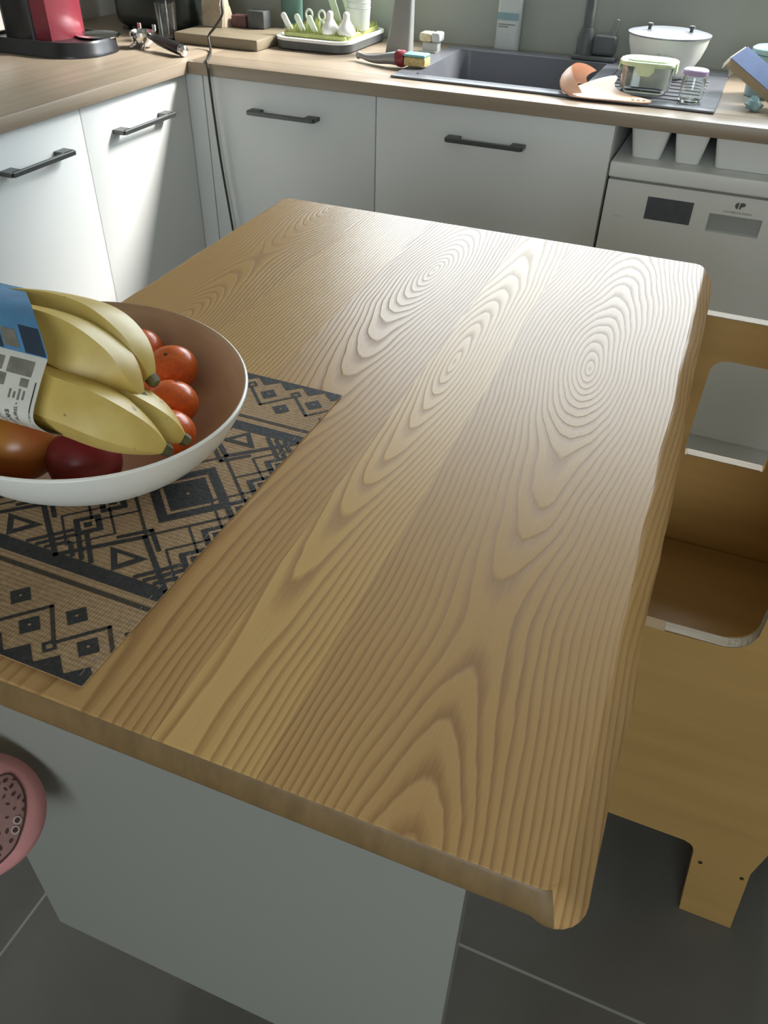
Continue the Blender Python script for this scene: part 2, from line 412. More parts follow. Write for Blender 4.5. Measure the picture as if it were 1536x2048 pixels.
# back run (fronts look towards -y)
def back_unit(x0, x1, ha, hb, label):
    t = thing('base_cabinet', ((x0+x1)/2, .3, 0), label, 'cabinet', 'white base cabinets of the kitchen')
    MB().box((x0+.001, .042, .10), (x1-.001, .10, CT-TH-.001)).box((x0+.001, .10, .10), (x1-.001, YW-.01, .60)).box((x1-.019, .10, .60), (x1-.001, .58, CT-TH-.001)).build('carcass', M['white_panel'], t)
    MB().box((x0+.001, .09, 0), (x1-.001, .5, .10)).build('plinth', M['white_panel'], t)
    d = MB().box((x0+.0015, .02, FZ0), (x1-.0015, .04, FZ1), .0012, 2).build('door', M['white_front'], t)
    h = bar_handle(d, (ha, -.012, .796), (hb, -.012, .796), (0,-1,0)); h['label'] = 'dark metal bar handle'
S1, S2, S3 = .031, .5391, 1.1391
back_unit(S1, S2, .178, .380, 'narrower white cabinet of the back run, right of the hanging cable')
back_unit(S2, S3, .737, .935, 'wide white cabinet under the black sink, left of the dishwasher')
tag(MB().box((-.06, .0195, FZ0), (S1-.0015, .0395, FZ1), .001, 1).build('filler_panel', M['white_front'], origin=(0,.03,FZ0)), 'thin white filler strip in the inner corner beside the cable', 'panel')
# worktops
mb = MB().box((XL+.002, -1.25, CT-TH), (0, YW-.003, CT), .0022, 2)
tag(mb.build('worktop', M['worktop_y'], origin=(-.3,-.2,CT-TH)), 'oak-look worktop of the left run carrying the red coffee machine', 'worktop')
SX0, SX1, SY0, SY1 = .566, 1.325, .095, .535
mb = MB(); X1 = 2.4
mb.box((.0004, 0, CT-TH), (X1, SY0, CT), .0022, 2); mb.box((.0004, SY1, CT-TH), (X1, YW-.003, CT))
mb.box((.0004, SY0, CT-TH), (SX0, SY1, CT)); mb.box((SX1, SY0, CT-TH), (X1, SY1, CT))
tag(mb.build('worktop', M['worktop_x'], origin=(1.2,.3,CT-TH)), 'oak-look worktop of the back run with the black sink set in', 'worktop')

# sink
t = thing('sink', (.95,.3,.72), 'black composite sink with basin and drainboard set in the back worktop', 'sink')
mb = MB(); zt = CT+.006; bx0, bx1, by0, by1 = .60, 1.02, .125, .515
mb.box((.552, .079, CT+.0005), (1.340, by0, zt), .002, 2); mb.box((.552, by1, CT+.0005), (1.340, .578, zt), .002, 2)
mb.box((.552, by0, CT+.0005), (bx0, by1, zt)); mb.box((bx1, by0, CT+.0005), (1.06, by1, zt))
mb.build('rim', M['sink'], t)
mb = MB(); a = rrect(bx0, bx1, by0, by1, .03); b = rrect(bx0+.012, bx1-.012, by0+.012, by1-.012, .04)
A = [mb.bm.verts.new((x, y, zt-.001)) for x, y in a]; B = [mb.bm.verts.new((x, y, .745)) for x, y in b]
for i in range(len(A)): mb.bm.faces.new((A[i], A[(i+1) % len(A)], B[(i+1) % len(A)], B[i]))
mb.bm.faces.new(B); mb.build('basin', M['sink'], t)
mb = MB().box((1.06, by0, CT+.0005), (1.340, by1, zt-.002))
for i in range(7): mb.box((1.075, by0+.03+i*.042, zt-.0025), (1.30, by0+.04+i*.042, zt+.0005), .001, 1)
mb.build('drainboard', M['sink'], t)
mb = MB().lathe([(0,.7462),(.040,.7462),(.043,.748),(.036,.7495),(.028,.7475),(0,.7475)], (.81,.30,0), 32); mb.build('drain', M['chrome'], t)

# tap
t = thing('kitchen_tap', (.975,.555,zt), 'dark matt tap standing behind the black sink', 'tap')
MB().box((.914,.526,zt),(1.036,.574,zt+.012),.005,3).lathe([(0,zt),(.024,zt),(.0235,zt+.05),(.0165,zt+.075),(0,zt+.075)], (.945,.555,0), 32).build('base', M['dark_grey'], t)
MB().box((.965,.540,zt+.0125),(1.030,.572,zt+.062),.010,4).build('valve', M['dark_grey'], t)
pts = spline([(.945,.555,zt+.07),(.943,.556,1.04),(.940,.554,1.14),(.932,.50,1.225),(.925,.42,1.235),(.922,.37,1.19),(.921,.365,1.15)], 8)
MB().tube(pts, .0135, 14).build('spout', M['dark_grey'], t)
MB().tube([(1.017,.556,zt+.06),(1.021,.556,zt+.085),(1.024,.555,zt+.10)], [.004,.0045,.004], 10).build('lever', M['grey_plastic'], t)

# dishwasher with its lowered top
DX, DX2 = S3+.004, 1.742
t = thing('dishwasher', (1.44,.3,0), 'white dishwasher pushed under the right end of the worktop', 'dishwasher')
MB().box((DX+.003, .045, .02), (DX2, .60, .752)).box((DX+.02,.08,0),(DX2-.02,.5,.02)).build('body', M['white_plastic'], t)
MB().box((DX, .012, .757), (DX2+.003, .60, .792), .004, 3).build('top_panel', M['white_plastic'], t)
fy = .02
mb = MB()
hx0, hx1, hz0, hz1 = 1.389, 1.506, .664, .706
mb.box((DX+.002, fy, hz1), (DX2, fy+.024, .750)); mb.box((DX+.002, fy, .12), (DX2, fy+.024, hz0))
mb.box((DX+.002, fy, hz0), (hx0, fy+.024, hz1)); mb.box((hx1, fy, hz0), (DX2, fy+.024, hz1))
d = mb.build('door', M['white_plastic'], t)
mb = MB()
pr_ = [(hx0, fy+.002, hz1), (hx0, fy+.023, hz1-.012), (hx0, fy+.023, hz0+.004), (hx0, fy+.012, hz0)]
mb.prism([(hx0+.0005, y, z) for _, y, z in [(0, fy+.003, hz1), (0, fy+.024, hz1), (0, fy+.024, hz0), (0, fy+.018, hz0)]], (hx1-hx0-.001, 0, 0))
mb.build('handle_recess', M['recess'], d)
MB().box((1.244, fy-.0012, .671), (1.350, fy+.0005, .723), .0005, 1).build('display', M['display'], d)['label'] = 'dark grey display panel'
mb = MB(); cx, cz = 1.450, .7305; y = fy-.0006
pts = [(cx-.003, cz+.0075), (cx-.0075, cz+.0065), (cx-.0108, cz+.0025), (cx-.011, cz-.002), (cx-.0085, cz-.0062), (cx-.0045, cz-.0075), (cx-.0035, cz-.003), (cx-.0032, cz+.003)]
mb.prism([(x, y, z) for x, z in pts], (0, .001, 0))
pts = [(cx-.0005, cz+.007), (cx+.006, cz+.0075), (cx+.0105, cz+.006), (cx+.0112, cz+.002), (cx+.0085, cz-.001), (cx+.0045, cz-.0012), (cx+.003, cz-.004), (cx+.001, cz-.0085), (cx-.0015, cz-.006), (cx-.001, cz+.001)]
mb.prism([(x, y, z) for x, z in pts], (0, .001, 0))
add_text(mb, 'CONTINENTAL EDISON', .0058, lambda x, z: (1.448+x, y, .7145+z))
mb.build('logo', M['logo'], d)['label'] = 'small grey emblem with a line of lettering'
mb = MB(); add_text(mb, 'EcoSense', .005, lambda x, z: (1.182+x, y, .668+z)); mb.build('lettering', M['light_grey'], d)
MB().box((DX+.02,.06,.03),(DX2-.02,.10,.11)).build('kick_plate', M['white_plastic'], t)
# white tubs stored in the gap above
tubs = [(1.170, 1.258, 'white tub in the gap above the dishwasher, leftmost of the three'),
        (1.270, 1.347, 'white tub in the gap above the dishwasher, middle and narrowest of the three'),
        (1.360, 1.530, 'widest white tub in the gap above the dishwasher, right of the other two')]
for x0, x1, lab in tubs:
    q = .012; z0, z1 = .793, .858; y0, y1 = .055, .30
    o = MB(); P0 = rrect(x0+q, x1-q, y0+q, y1-q, .01, 3); P1 = rrect(x0, x1, y0, y1, .012, 3); P2 = rrect(x0+.004, x1-.004, y0+.004, y1-.004, .01, 3); P3 = rrect(x0+q+.004, x1-q-.004, y0+q+.004, y1-q-.004, .008, 3)
    R = [[o.bm.verts.new((x, y, z)) for x, y in P] for P, z in ((P0, z0), (P1, z1), (P2, z1), (P3, z0+.004))]
    for A, B in zip(R, R[1:]):
        for i in range(len(A)): o.bm.faces.new((A[i], A[(i+1) % len(A)], B[(i+1) % len(A)], B[i]))
    o.bm.faces.new(R[0]); o.bm.faces.new(R[3])
    tag(o.build('storage_tub', M['white_plastic'], origin=((x0+x1)/2, .18, z0)), lab, 'tub', 'white tubs above the dishwasher')
# side panel closing the run on the right
tag(MB().box((DX2+.012,.02,0),(DX2+.03,YW-.02,CT-TH-.001)).build('end_panel', M['white_panel'], origin=(DX2+.02,.3,0)), 'white end panel right of the dishwasher', 'panel')

# ------------------------------------------------------------------ dining table
XF = PLAN
TZ = .6557; AX, AY, PHI = .3789, -.1882, .0143; TW, TL, TT_ = 1.0307, 1.496, .0415
t = thing('dining_table', (AX, AY, 0), 'solid ash kitchen table with a live edge and white base', 'table', rz=PHI, floor=True)
TM = Matrix.Translation(Vector((AX,AY,0))) @ Matrix.Rotation(PHI, 4, 'Z')
out = []
R0 = .022
def seg(a, b, n): return [(a[0]+(b[0]-a[0])*i/n, a[1]+(b[1]-a[1])*i/n) for i in range(1, n)]
pl = rrect(0, TW, -TL, 0, R0, 8)
full = []
for i, p in enumerate(pl):
    full.append(p); q = pl[(i+1) % len(pl)]
    L = math.hypot(q[0]-p[0], q[1]-p[1])
    if L > .1: full += seg(p, q, int(L/.012))
N = len(full); nrm = []
for i in range(N):
    a, b = full[i-1], full[(i+1) % N]; tx, ty = b[0]-a[0], b[1]-a[1]; l = math.hypot(tx, ty); nrm.append((ty/l, -tx/l))
def wav(y, s, k): return noise.noise(Vector((y*5.2, s, k)))*.006+noise.noise(Vector((y*14, s, k)))*.0022
mb = MB(); rings = []
# depth, outward offset on plain sides, outward offset on live sides
for d, o1, o2, wv in ((0, -.004, -.0035, .9), (.0012, -.0015, -.0005, .9), (.004, 0, .003, .95), (.012, .003, .010, 1.0), (.022, .006, .018, 1.1), (.031, .007, .0245, 1.2), (.036, .006, .026, 1.1), (.0395, .003, .023, 1), (TT_, -.003, .014, 1)):
    ring = []
    for (x, y), (nx, ny) in zip(full, nrm):
        live = abs(nx); off = o1*(1-live)+o2*live
        wq = wav(y, 3.7 if nx > 0 else 9.1, d*22)*wv*live
        ring.append(mb.bm.verts.new(TM @ Vector((x+nx*(off+wq), y+ny*(off+wq), TZ-d))))
    rings.append(ring)
for lv, (A, B) in enumerate(zip(rings, rings[1:])):
    for i in range(N):
        f = mb.bm.faces.new((A[i], B[i], B[(i+1) % N], A[(i+1) % N]))
        if lv > 0 and nrm[i][1] < -.75 and nrm[(i+1) % N][1] < -.75: f.material_index = 1   # sawn end grain on the near end, shade included in its colour
mb.bm.faces.new(rings[0]); mb.bm.faces.new(rings[-1][::-1])
mb.build('tabletop', [M['table'], M['shaded_end_grain']], t, smooth=50)
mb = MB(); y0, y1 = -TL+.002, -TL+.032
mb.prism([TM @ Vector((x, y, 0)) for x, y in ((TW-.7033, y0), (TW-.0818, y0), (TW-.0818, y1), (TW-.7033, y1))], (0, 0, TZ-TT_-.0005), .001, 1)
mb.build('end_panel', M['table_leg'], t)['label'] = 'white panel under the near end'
XF = Matrix()
ztop = (PLAN @ Vector((0,0,TZ-TT_))).z-.0005
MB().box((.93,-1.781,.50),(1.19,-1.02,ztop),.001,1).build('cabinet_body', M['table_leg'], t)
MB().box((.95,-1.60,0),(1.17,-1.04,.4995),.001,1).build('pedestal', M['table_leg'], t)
XF = PLAN

# ------------------------------------------------------------------ place mat
UX, VY = .921, -1.651; ML, MWID = .47, .6385; zt_ = TZ+.0022
def clip(poly):
    for ax, lim, sg in ((0, 0, 1), (0, ML, -1), (1, 0, 1), (1, MWID, -1)):
        o = []
        for i in range(len(poly)):
            a, b = poly[i-1], poly[i]; da, db = (a[ax]-lim)*sg, (b[ax]-lim)*sg
            if (da >= 0) != (db >= 0):
                q = da/(da-db); o.append((a[0]+(b[0]-a[0])*q, a[1]+(b[1]-a[1])*q))
            if db >= 0: o.append(b)
        poly = o
        if len(poly) < 3: return []
    return poly
mb = MB()
mb.box((UX-ML, VY, TZ+.0002), (UX, VY+MWID, zt_), .0006, 1)
NOM = [0]
def patch(poly, mi, lift=.0003):
    for mirror in ((0,) if NOM[0] else (0, 1)):
        p = [(u, MWID-v) if mirror else (u, v) for u, v in poly]
        p = clip(p)
        if len(p) < 3: continue
        mb.mi = mi
        try: mb.face([(UX-u, VY+v, zt_+lift) for u, v in p])
        except ValueError: pass
def ln(a, b, w=.005, mi=1, lift=.0003):
    dx, dy = b[0]-a[0], b[1]-a[1]; l = math.hypot(dx, dy); nx, ny = -dy/l*w/2, dx/l*w/2; ex, ey = dx/l*w*.4, dy/l*w*.4
    patch([(a[0]-ex+nx, a[1]-ey+ny), (b[0]+ex+nx, b[1]+ey+ny), (b[0]+ex-nx, b[1]+ey-ny), (a[0]-ex-nx, a[1]-ey-ny)], mi, lift)
def dia(u, v, h, mi=1, lift=.0003, k=1.):
    NOM[0] = abs(v-.31925) < 1e-6; patch([(u+h, v), (u, v+h*k), (u-h, v), (u, v-h*k)], mi, lift); NOM[0] = 0
def dring(u, v, h, w, mi=1, lift=.0003, k=1.):
    NOM[0] = abs(v-.31925) < 1e-6
    c = [(u+h, v), (u, v+h*k), (u-h, v), (u, v-h*k)]; g = h-w; d = [(u+g, v), (u, v+g*k), (u-g, v), (u, v-g*k)]
    for i in range(4): patch([c[i], c[(i+1) % 4], d[(i+1) % 4], d[i]], mi, lift)
    NOM[0] = 0
patch([(-.01,0), (.5,0), (.5,.0055), (-.01,.0055)], 1)
for kk in range(-1, 13):
    u = .008+.04*kk; patch([(u-.021,.005), (u+.021,.005), (u,.0245)], 1, .0004)
for kk in range(-1, 7):
    p = .08*kk
    ln((.025+p,.079), (.066+p,.036), .0048, 1, .0004); ln((.066+p,.036), (.105+p,.079), .0048, 2, .0004)
    dring(.067+p,.030,.0105,.0055, 1, .0005)
    for cu, cv in ((.069+p,.078), (.028+p,.046)):
        dia(cu, cv, .0155, 1, .0004); dia(cu, cv, .0022, 0, .0007)
patch([(-.01,.1155), (.5,.1155), (.5,.122), (-.01,.122)], 2)
patch([(-.01,.133), (.5,.133), (.5,.154), (-.01,.154)], 1)
for kk in range(-1, 4):
    u = .08+.16*kk
    dring(u, .31925, .0675, .0185, 1, .0004); dia(u, .31925, .041, 1, .0004); dia(u, .31925, .003, 0, .0008)
    dring(u, .31925, .0975, .0060, 2, .0004)
    c = u-.08                                          # column of arrows between the lozenges
    for v0, h in ((.31925, .026), (.262, .024), (.212, .024)):
        dring(c, v0, h+.020, .0042, 1, .0005); dia(c, v0, h, 1, .0005); dring(c, v0, h*.55, .006, 0, .0008); 
    for s_ in (1, -1):
        ln((c+s_*.048,.157), (c+s_*.002,.205), .0060, 1, .0006); ln((c+s_*.034,.157), (c+s_*.002,.190), .0060, 1, .0006); ln((c+s_*.02,.157), (c+s_*.002,.175), .0060, 1, .0006)
    patch([(u-.028,.189), (u+.028,.189), (u,.154)], 1, .0006); patch([(u-.013,.183), (u+.013,.183), (u,.166)], 0, .0009)
    for s_ in (1, -1):
        ln((u,.222), (u+s_*.080,.150), .0070, 1, .0005); ln((u,.236), (u+s_*.030,.208), .0060, 1, .0005)
# stitched hem
mb.mi = 3
for v in range(64):
    if v % 2: mb.face([(UX-.010, VY+v*.01, zt_+.0012), (UX-.0108, VY+v*.01, zt_+.0012), (UX-.0108, VY+v*.01+.009, zt_+.0012), (UX-.010, VY+v*.01+.009, zt_+.0012)])
tag(mb.build('placemat', [M['jute'], M['jute_black'], M['jute_brown'], M['grey_plastic']], origin=(.69,-1.33,TZ)), 'woven jute place mat with black tribal pattern under the fruit bowl', 'place mat')

# ------------------------------------------------------------------ fruit bowl
BC = Vector((.650,-1.289)); BA, BB, BR = .2535, .221, math.atan2(.398,-.917); ZB = TZ+.0034
t = thing('fruit_bowl', (BC.x, BC.y, ZB), 'big white bowl with a bamboo inside, full of fruit, on the jute mat', 'bowl')
R = BA; e = BB/BA; ZR = .77; Hb = ZR-ZB
prof = [(0,0),(.50,0),(.57,.03),(.70,.16),(.815,.36),(.905,.58),(.965,.80),(.994,.95),(1.0,.985)]
MB().lathe([(r*R, ZB+z*Hb) for r, z in prof] + [(R*.997, ZR), (R*.988, ZR+.0012)], (BC.x,BC.y,0), 96, sy=e, rot=BR).build('shell', M['white_shell'], t)
inn = [(.988,1.011),(.980,1.0),(.972,.95),(.945,.80),(.885,.60),(.795,.40),(.68,.22),(.55,.11),(.40,.08),(0,.075)]
MB().lathe([(r*R, ZB+z*Hb) for r, z in inn], (BC.x,BC.y,0), 96, sy=e, rot=BR).build('lining', M['bowl_wood'], t)['label'] = 'brown bamboo inside of the bowl'

def tangerine(c, r, label, seed, tilt):
    m = Matrix.Rotation(tilt, 4, 'X') @ Matrix.Rotation(seed, 4, 'Z')
    def fn(v):
        th = v.z/r; k = 1+.015*math.sin(3*math.atan2(v.y, v.x)+seed); d = math.exp(-((1-abs(th))/.03))*.06*r
        return (v.x*k, v.y*k, v.z*.86-math.copysign(d, v.z))
    t = thing('tangerine', (c[0], c[1], c[2]-r*.85), label, 'tangerine', 'tangerines in the fruit bowl')
    MB().ball(c, r, rot=m, fn=fn, n=40).build('peel', M['tang'], t, smooth=80)
    p = Vector(c)+m.to_3x3() @ Vector((0,0,r*.80)); MB().ball(p, .0032, (1,1,.5), n=10).build('stem_scar', M['stem'], t)
tangerine((.716,-1.166,.735), .0375, 'orange tangerine in the bowl, farthest along the right side, above the two others', .4, .3)
tangerine((.768,-1.241,.733), .036, 'orange tangerine in the bowl between two others, just right of the banana tips', 1.9, -.5)
tangerine((.806,-1.306,.732), .0345, 'shiny orange tangerine in the bowl nearest the lower banana tip', 3.1, -.25)
tangerine((.636,-1.135,.731), .037, 'shaded orange tangerine half hidden behind the upper bananas', 4.2, .2)
tangerine((.690,-1.225,.710), .034, 'orange tangerine low in the bowl under the upper banana tips', 5.0, .6)
def big_fruit(name, c, r, sc, rot, m, label, cat):
    t = thing(name, (c[0], c[1], c[2]-r*sc[2]), label, cat)
    def fn(v):
        q = v.z/r; return (v.x*(1+.06*q), v.y*(1+.06*q), v.z)
    mm = Matrix.Rotation(rot, 4, 'Z') @ Matrix.Rotation(.9, 4, 'Y')
    MB().ball(c, r, sc, mm, 40, fn).build('skin', m, t, smooth=80)
    p = Vector(c) + (mm @ Matrix.Diagonal((*sc, 1))).to_3x3() @ Vector((0,0,r*.99)); MB().tube([p-Vector((0,0,.002)), p+Vector((.001,0,.006))], .0025, 8).build('stem', M['stem'], t)
big_fruit('mango', (.660,-1.418,.741), .050, (.95,.95,1.12), .5, M['mango'], 'green and red mango at the front left of the bowl under the paper band', 'mango')
big_fruit('apple', (.746,-1.404,.729), .046, (1,1,.95), 2.0, M['plum'], 'dark red apple at the front of the bowl below the lower bananas', 'apple')
big_fruit('nectarine', (.672,-1.335,.735), .040, (1,1,.96), 1.0, M['redfruit'], 'orange-red fruit between the mango and the dark red apple, under the bananas', 'fruit')

# bananas
C5 = []
for i in range(30):
    a = 2*PI*i/30; f = 1/math.cos(((a+PI/5) % (2*PI/5))-PI/5); f = 1+(f-1)*.75; C5.append((math.cos(a)*f*.93, math.sin(a)*f*.93))
bt = thing('banana_bunch', (.74,-1.40,.77), 'bunch of four yellow bananas held by a printed paper band, lying in the bowl', 'bananas')
def banana(pts, r, tip=True, up=(0,0,1)):
    P = spline(pts, 14); n = len(P); rr = []
    for i in range(n):
        q = i/(n-1); e1 = min(1, q/.10); e2 = min(1, (1-q)/.36)
        rr.append(r*(.35+.65*math.sin(e1*PI/2)**.8)*(.15+.85*math.sin(e2*PI/2)**.80))
    b = MB().tube(P, rr, sect=C5, up=up).build('banana', M['banana'], bt, smooth=28)
    d = (P[-1]-P[-2]).normalized()
    MB().tube([P[-1]-d*.003, P[-1]+d*.003, P[-1]+d*.007, P[-1]+d*.009], [r*.23, r*.22, r*.19, r*.1], sect=C5, up=up).build('tip', M['banana_tip'], b)
UPV = (-.2,-.5,.85)
banana([(.535,-1.490,.815),(.625,-1.461,.844),(.706,-1.441,.849),(.782,-1.431,.836),(.834,-1.415,.810),(.868,-1.394,.778)], .0355, up=UPV)
banana([(.555,-1.44,.800),(.640,-1.408,.822),(.720,-1.392,.826),(.785,-1.384,.815),(.838,-1.372,.794),(.868,-1.357,.770)], .034, up=UPV)
banana([(.525,-1.428,.85),(.590,-1.412,.876),(.660,-1.394,.884),(.728,-1.378,.877),(.785,-1.372,.856),(.826,-1.372,.824)], .040, up=UPV)
banana([(.530,-1.385,.845),(.595,-1.362,.874),(.662,-1.343,.883),(.727,-1.330,.877),(.780,-1.330,.857),(.818,-1.336,.830)], .036, up=UPV)
MB().tube(spline([(.49,-1.47,.815),(.53,-1.455,.82),(.565,-1.43,.828)],5), [.012,.014,.017,.02,.024,.028,.03,.032,.033,.034,.034], 12).build('crown', M['banana_tip'], bt)
# the printed band: a ribbon round the bunch; s runs along the bananas, q round them
ring = [(-1.405,.793),(-1.436,.802),(-1.462,.814),(-1.481,.834),(-1.487,.852),(-1.470,.876),(-1.448,.900),(-1.424,.919),(-1.395,.928),(-1.352,.920),(-1.322,.908),(-1.303,.885),(-1.300,.858),(-1.330,.815),(-1.365,.790)]
cl = spline([(0, y, z) for y, z in ring+[ring[0]]], 8)[:-1]
cum = [0.0]
for a, b in zip(cl, cl[1:]+cl[:1]): cum.append(cum[-1]+(b-a).length)
D0 = cum[int(2.6*8)]                                  # arc length where the visible lower end begins
def band_pt(s, d, lift=0):
    """s 0..1 along the bananas, d = metres round the bunch from the lower visible end"""
    n = len(cl); x = (d+D0) % cum[-1]; i = max(k for k in range(n) if cum[k] <= x+1e-9); f = (x-cum[i])/(cum[i+1]-cum[i])
    p = cl[i].lerp(cl[(i+1) % n], f); tn = (cl[(i+2) % n]-cl[i-1]).normalized()
    nn = Vector((0, -tn.z, tn.y))
    if nn.dot(p-Vector((0,-1.392,.858))) < 0: nn = -nn
    return Vector((.742+(s-.5)*.068-1.15*max(0, p.y+1.445), p.y+nn.y*lift, p.z+nn.z*lift))
mb = MB()
def strip(d0, d1, a, b, mi, lift, n_=None):
    n_ = n_ or max(1, int((d1-d0)/.004)); mb.mi = mi
    g = [[mb.bm.verts.new(band_pt(a+(b-a)*k/3, d0+(d1-d0)*i/n_, lift)) for k in range(4)] for i in range(n_+1)]
    for A, B in zip(g, g[1:]):
        for k in range(3): f = mb.bm.faces.new((A[k], A[k+1], B[k+1], B[k])); f.material_index = mi
strip(0, cum[-1], 0, 1, 0, 0, 110)
strip(.098, .215, 0, 1, 1, .0006)                      # blue top
strip(.099, .128, .56, .97, 2, .0010); strip(.099, .126, 0, .12, 2, .0010)
strip(.102, .121, .15, .46, 3, .0010)
strip(.074, .091, .30, .80, 3, .0008); strip(.075, .090, .04, .2, 3, .0008)
strip(.059, .072, .08, .32, 3, .0008); strip(.062, .071, .62, .78, 3, .0008)
for s_, q0, q1 in ((.46,.047,.057),(.55,.048,.055),(.64,.047,.059),(.73,.048,.058)): strip(q0, q1, s_, s_+.035, 3, .0009)
strip(.037, .070, .915, .935, 4, .0009)
mb.mi = 4
def btext(body, size, s_, dc): add_text(mb, body, size, lambda x, y: band_pt(s_-y/.068, dc+x, .0012))
btext('ouvres filo', .0098, .27, .026); btext('tables', .0118, .47, .021); btext('FRUIT MURIS \u2022', .0066, .66, .023); btext('maturation \u00b7 origine', .0042, .925, .021)
mb.build('paper_band', [M['label_white'], M['label_blue'], M['label_navy'], M['label_grey'], M['label_ink']], bt, smooth=60)['label'] = 'white paper band with blue top and dark lettering'

XF = Matrix()
# ------------------------------------------------------------------ plywood learning tower
t = thing('learning_tower', (1.7,-1.06,0), 'pale plywood child step tower standing at the right side of the table', 'step tower')
PT = .018; yn, yf = -1.263, -.862
def arc(cx, cz, r, a0, a1, n=7): return [(cx+r*math.cos(math.radians(a0+(a1-a0)*i/n)), cz+r*math.sin(math.radians(a0+(a1-a0)*i/n))) for i in range(n+1)]
# near side: low on the table side, rising on the right; legs with a rounded gap between
xin = 1.5755
near = [(1.642,0),(1.724,0),(1.704,.165),(1.712,.245),(1.76,.31),(1.79,.5),(1.79,.95)]
near += arc(1.75,.95,.04,0,90)[1:] + arc(1.615,.95,.04,90,180) + [(xin,.66)]
near += arc(xin-.033,.633,.033,0,-90) + [(1.475,.598),(1.36,.598)] + arc(1.36,.57,.028,90,180)[1:] + [(1.332,.19)]
near += [(1.595,.19)] + arc(1.603,.172,.018,90,0)
MB().prism([(x, yn, z) for x, z in near], (0, PT, 0), .0012, 2).build('side_panel', M['ply'], t)
# visible ply lip of the opening
lip = [(1.475,.5985),(xin-.033,.600)] + arc(xin-.033,.633,.0328,-90,0)[1:] + [(xin-.0002,.66),(xin-.0002,.93)]
mb = MB()
for a, b in zip(lip, lip[1:]):
    mb.face([(a[0], yn+.0012, a[1]+.0004), (b[0]-.0003, yn+.0012, b[1]+.0004), (b[0]-.0003, yn+PT-.0012, b[1]+.0004), (a[0], yn+PT-.0012, a[1]+.0004)])
mb.build('edge_lip', M['ply_edge'], t)['label'] = 'light plywood edge with visible layers'
# far side: a board with a window in it
x0, x1, X0, X1_ = 1.4525, 1.5735, 1.30, 1.80
mb = MB(); hole = rrect(x0, x1, .602, .772, [.02, .022, .004, .004], 6)
outer = rrect(X0, X1_, .10, .835, [.03, .003, .003, .003], 6)
def ringface(outl, hol, y):
    vo = [mb.bm.verts.new((x, y, z)) for x, z in outl]; vh = [mb.bm.verts.new((x, y, z)) for x, z in hol]
    m = len(outl)
    for i in range(m):
        mb.bm.faces.new((vo[i], vo[(i+1) % m], vh[(i+1) % m], vh[i]))
    return vo, vh
a1 = ringface(outer, hole, yf); a2 = ringface(outer, hole, yf+PT)
for A, B in ((a1[0], a2[0]), (a1[1], a2[1])):
    for i in range(len(A)): mb.bm.faces.new((A[i], A[(i+1) % len(A)], B[(i+1) % len(A)], B[i]))
mb.box((X0+.02, yf, 0), (X0+.10, yf+PT, .10)); mb.box((X1_-.10, yf, 0), (X1_-.02, yf+PT, .10))
mb.build('side_panel', M['ply'], t)
for q_ in (((X0+.004, yf+.0005, .8352), (X1_-.03, yf+PT-.0005, .8362)), ((x0+.005, yf+.0005, .6022), (x1-.004, yf+PT-.0005, .6032))): MB().box(*q_).build('edge_lip', M['ply_edge'], t)['label'] = 'light plywood edge with visible layers'
MB().box((1.335, yn+PT+.0005, .415), (1.76, yf-.003, .433), .002, 2).build('platform', M['ply'], t)
MB().box((1.765, yn+PT+.0005, .05), (1.783, yf-.001, .80), .002).build('back_panel', M['ply'], t)
for x, z in ((1.637,.149),(1.698,.147)): MB().lathe([(0,0),(.0032,0),(.0032,.0012),(0,.0014)], (x, yn+.0002, z), 14, Matrix.Rotation(PI/2,4,'X')).build('screw', M['screw'], t)

# ------------------------------------------------------------------ high chair with a pink pad at the left edge
t = thing('high_chair', (.66,-2.02,0), 'high chair with a round pink pad printed with dark brown spots, at the left edge', 'high chair')
cc = Vector((1.0327,-1.8467,.8000)); cam = Vector((1.397,-2.024,1.328)); nz = (cam-cc).normalized()
ax = Vector((0,0,1)).cross(nz).normalized(); cc = cc-ax*.003; ay = nz.cross(ax); MR = Matrix((ax, ay, nz)).transposed().to_4x4(); MR3 = MR.to_3x3()
RB = .0428; KS = RB/.089; PADL = .26
mb = MB(); rings = []
for k_, z in ((.93,-.022),(1,-.006),(.99,.006),(.93,.016),(.8,.024),(.55,.030),(.25,.0325)):
    r = RB*k_; o = [(r*math.cos(a), r*math.sin(a)) for a in [math.radians(-90+180*i/24) for i in range(25)]] + [(-PADL-r*math.sin(a), r*math.cos(a)) for a in [math.radians(180*i/24) for i in range(25)]]
    rings.append([mb.bm.verts.new(cc+MR3 @ Vector((x, y, z*KS))) for x, y in o])
for A, B in zip(rings, rings[1:]):
    for i in range(50): mb.bm.faces.new((A[i], A[(i+1) % 50], B[(i+1) % 50], B[i]))
mb.bm.faces.new(rings[0]); mb.bm.faces.new(rings[-1]); mb.build('back_pad', M['pink'], t, smooth=70)
def bz(x, y):
    r = math.hypot(max(x, 0), y)/RB
    tb = [(0,.033),(.25,.0325),(.55,.030),(.8,.024),(.93,.016),(1,.0)]
    for (r0, z0), (r1, z1) in zip(tb, tb[1:]):
        if r <= r1: return z0+(z1-z0)*(r-r0)/(r1-r0)
    return 0
def bp(x, y, l): x *= KS; y *= KS; return cc+(MR3 @ Vector((x, y, bz(x, y)*KS+l*.8)))
out_ = [(-.075,.015),(-.05,.056),(-.012,.060),(.010,.047),(.030,.038),(.056,.032),(.062,.012),(.060,-.008),(.050,-.030),(.034,-.050),(.010,-.068),(-.03,-.072),(-.06,-.04)]
OL = [(v.x, v.y) for v in spline([(x, y, 0) for x, y in out_+[out_[0]]], 5)][:-1]
mb = MB(); mb.mi = 0
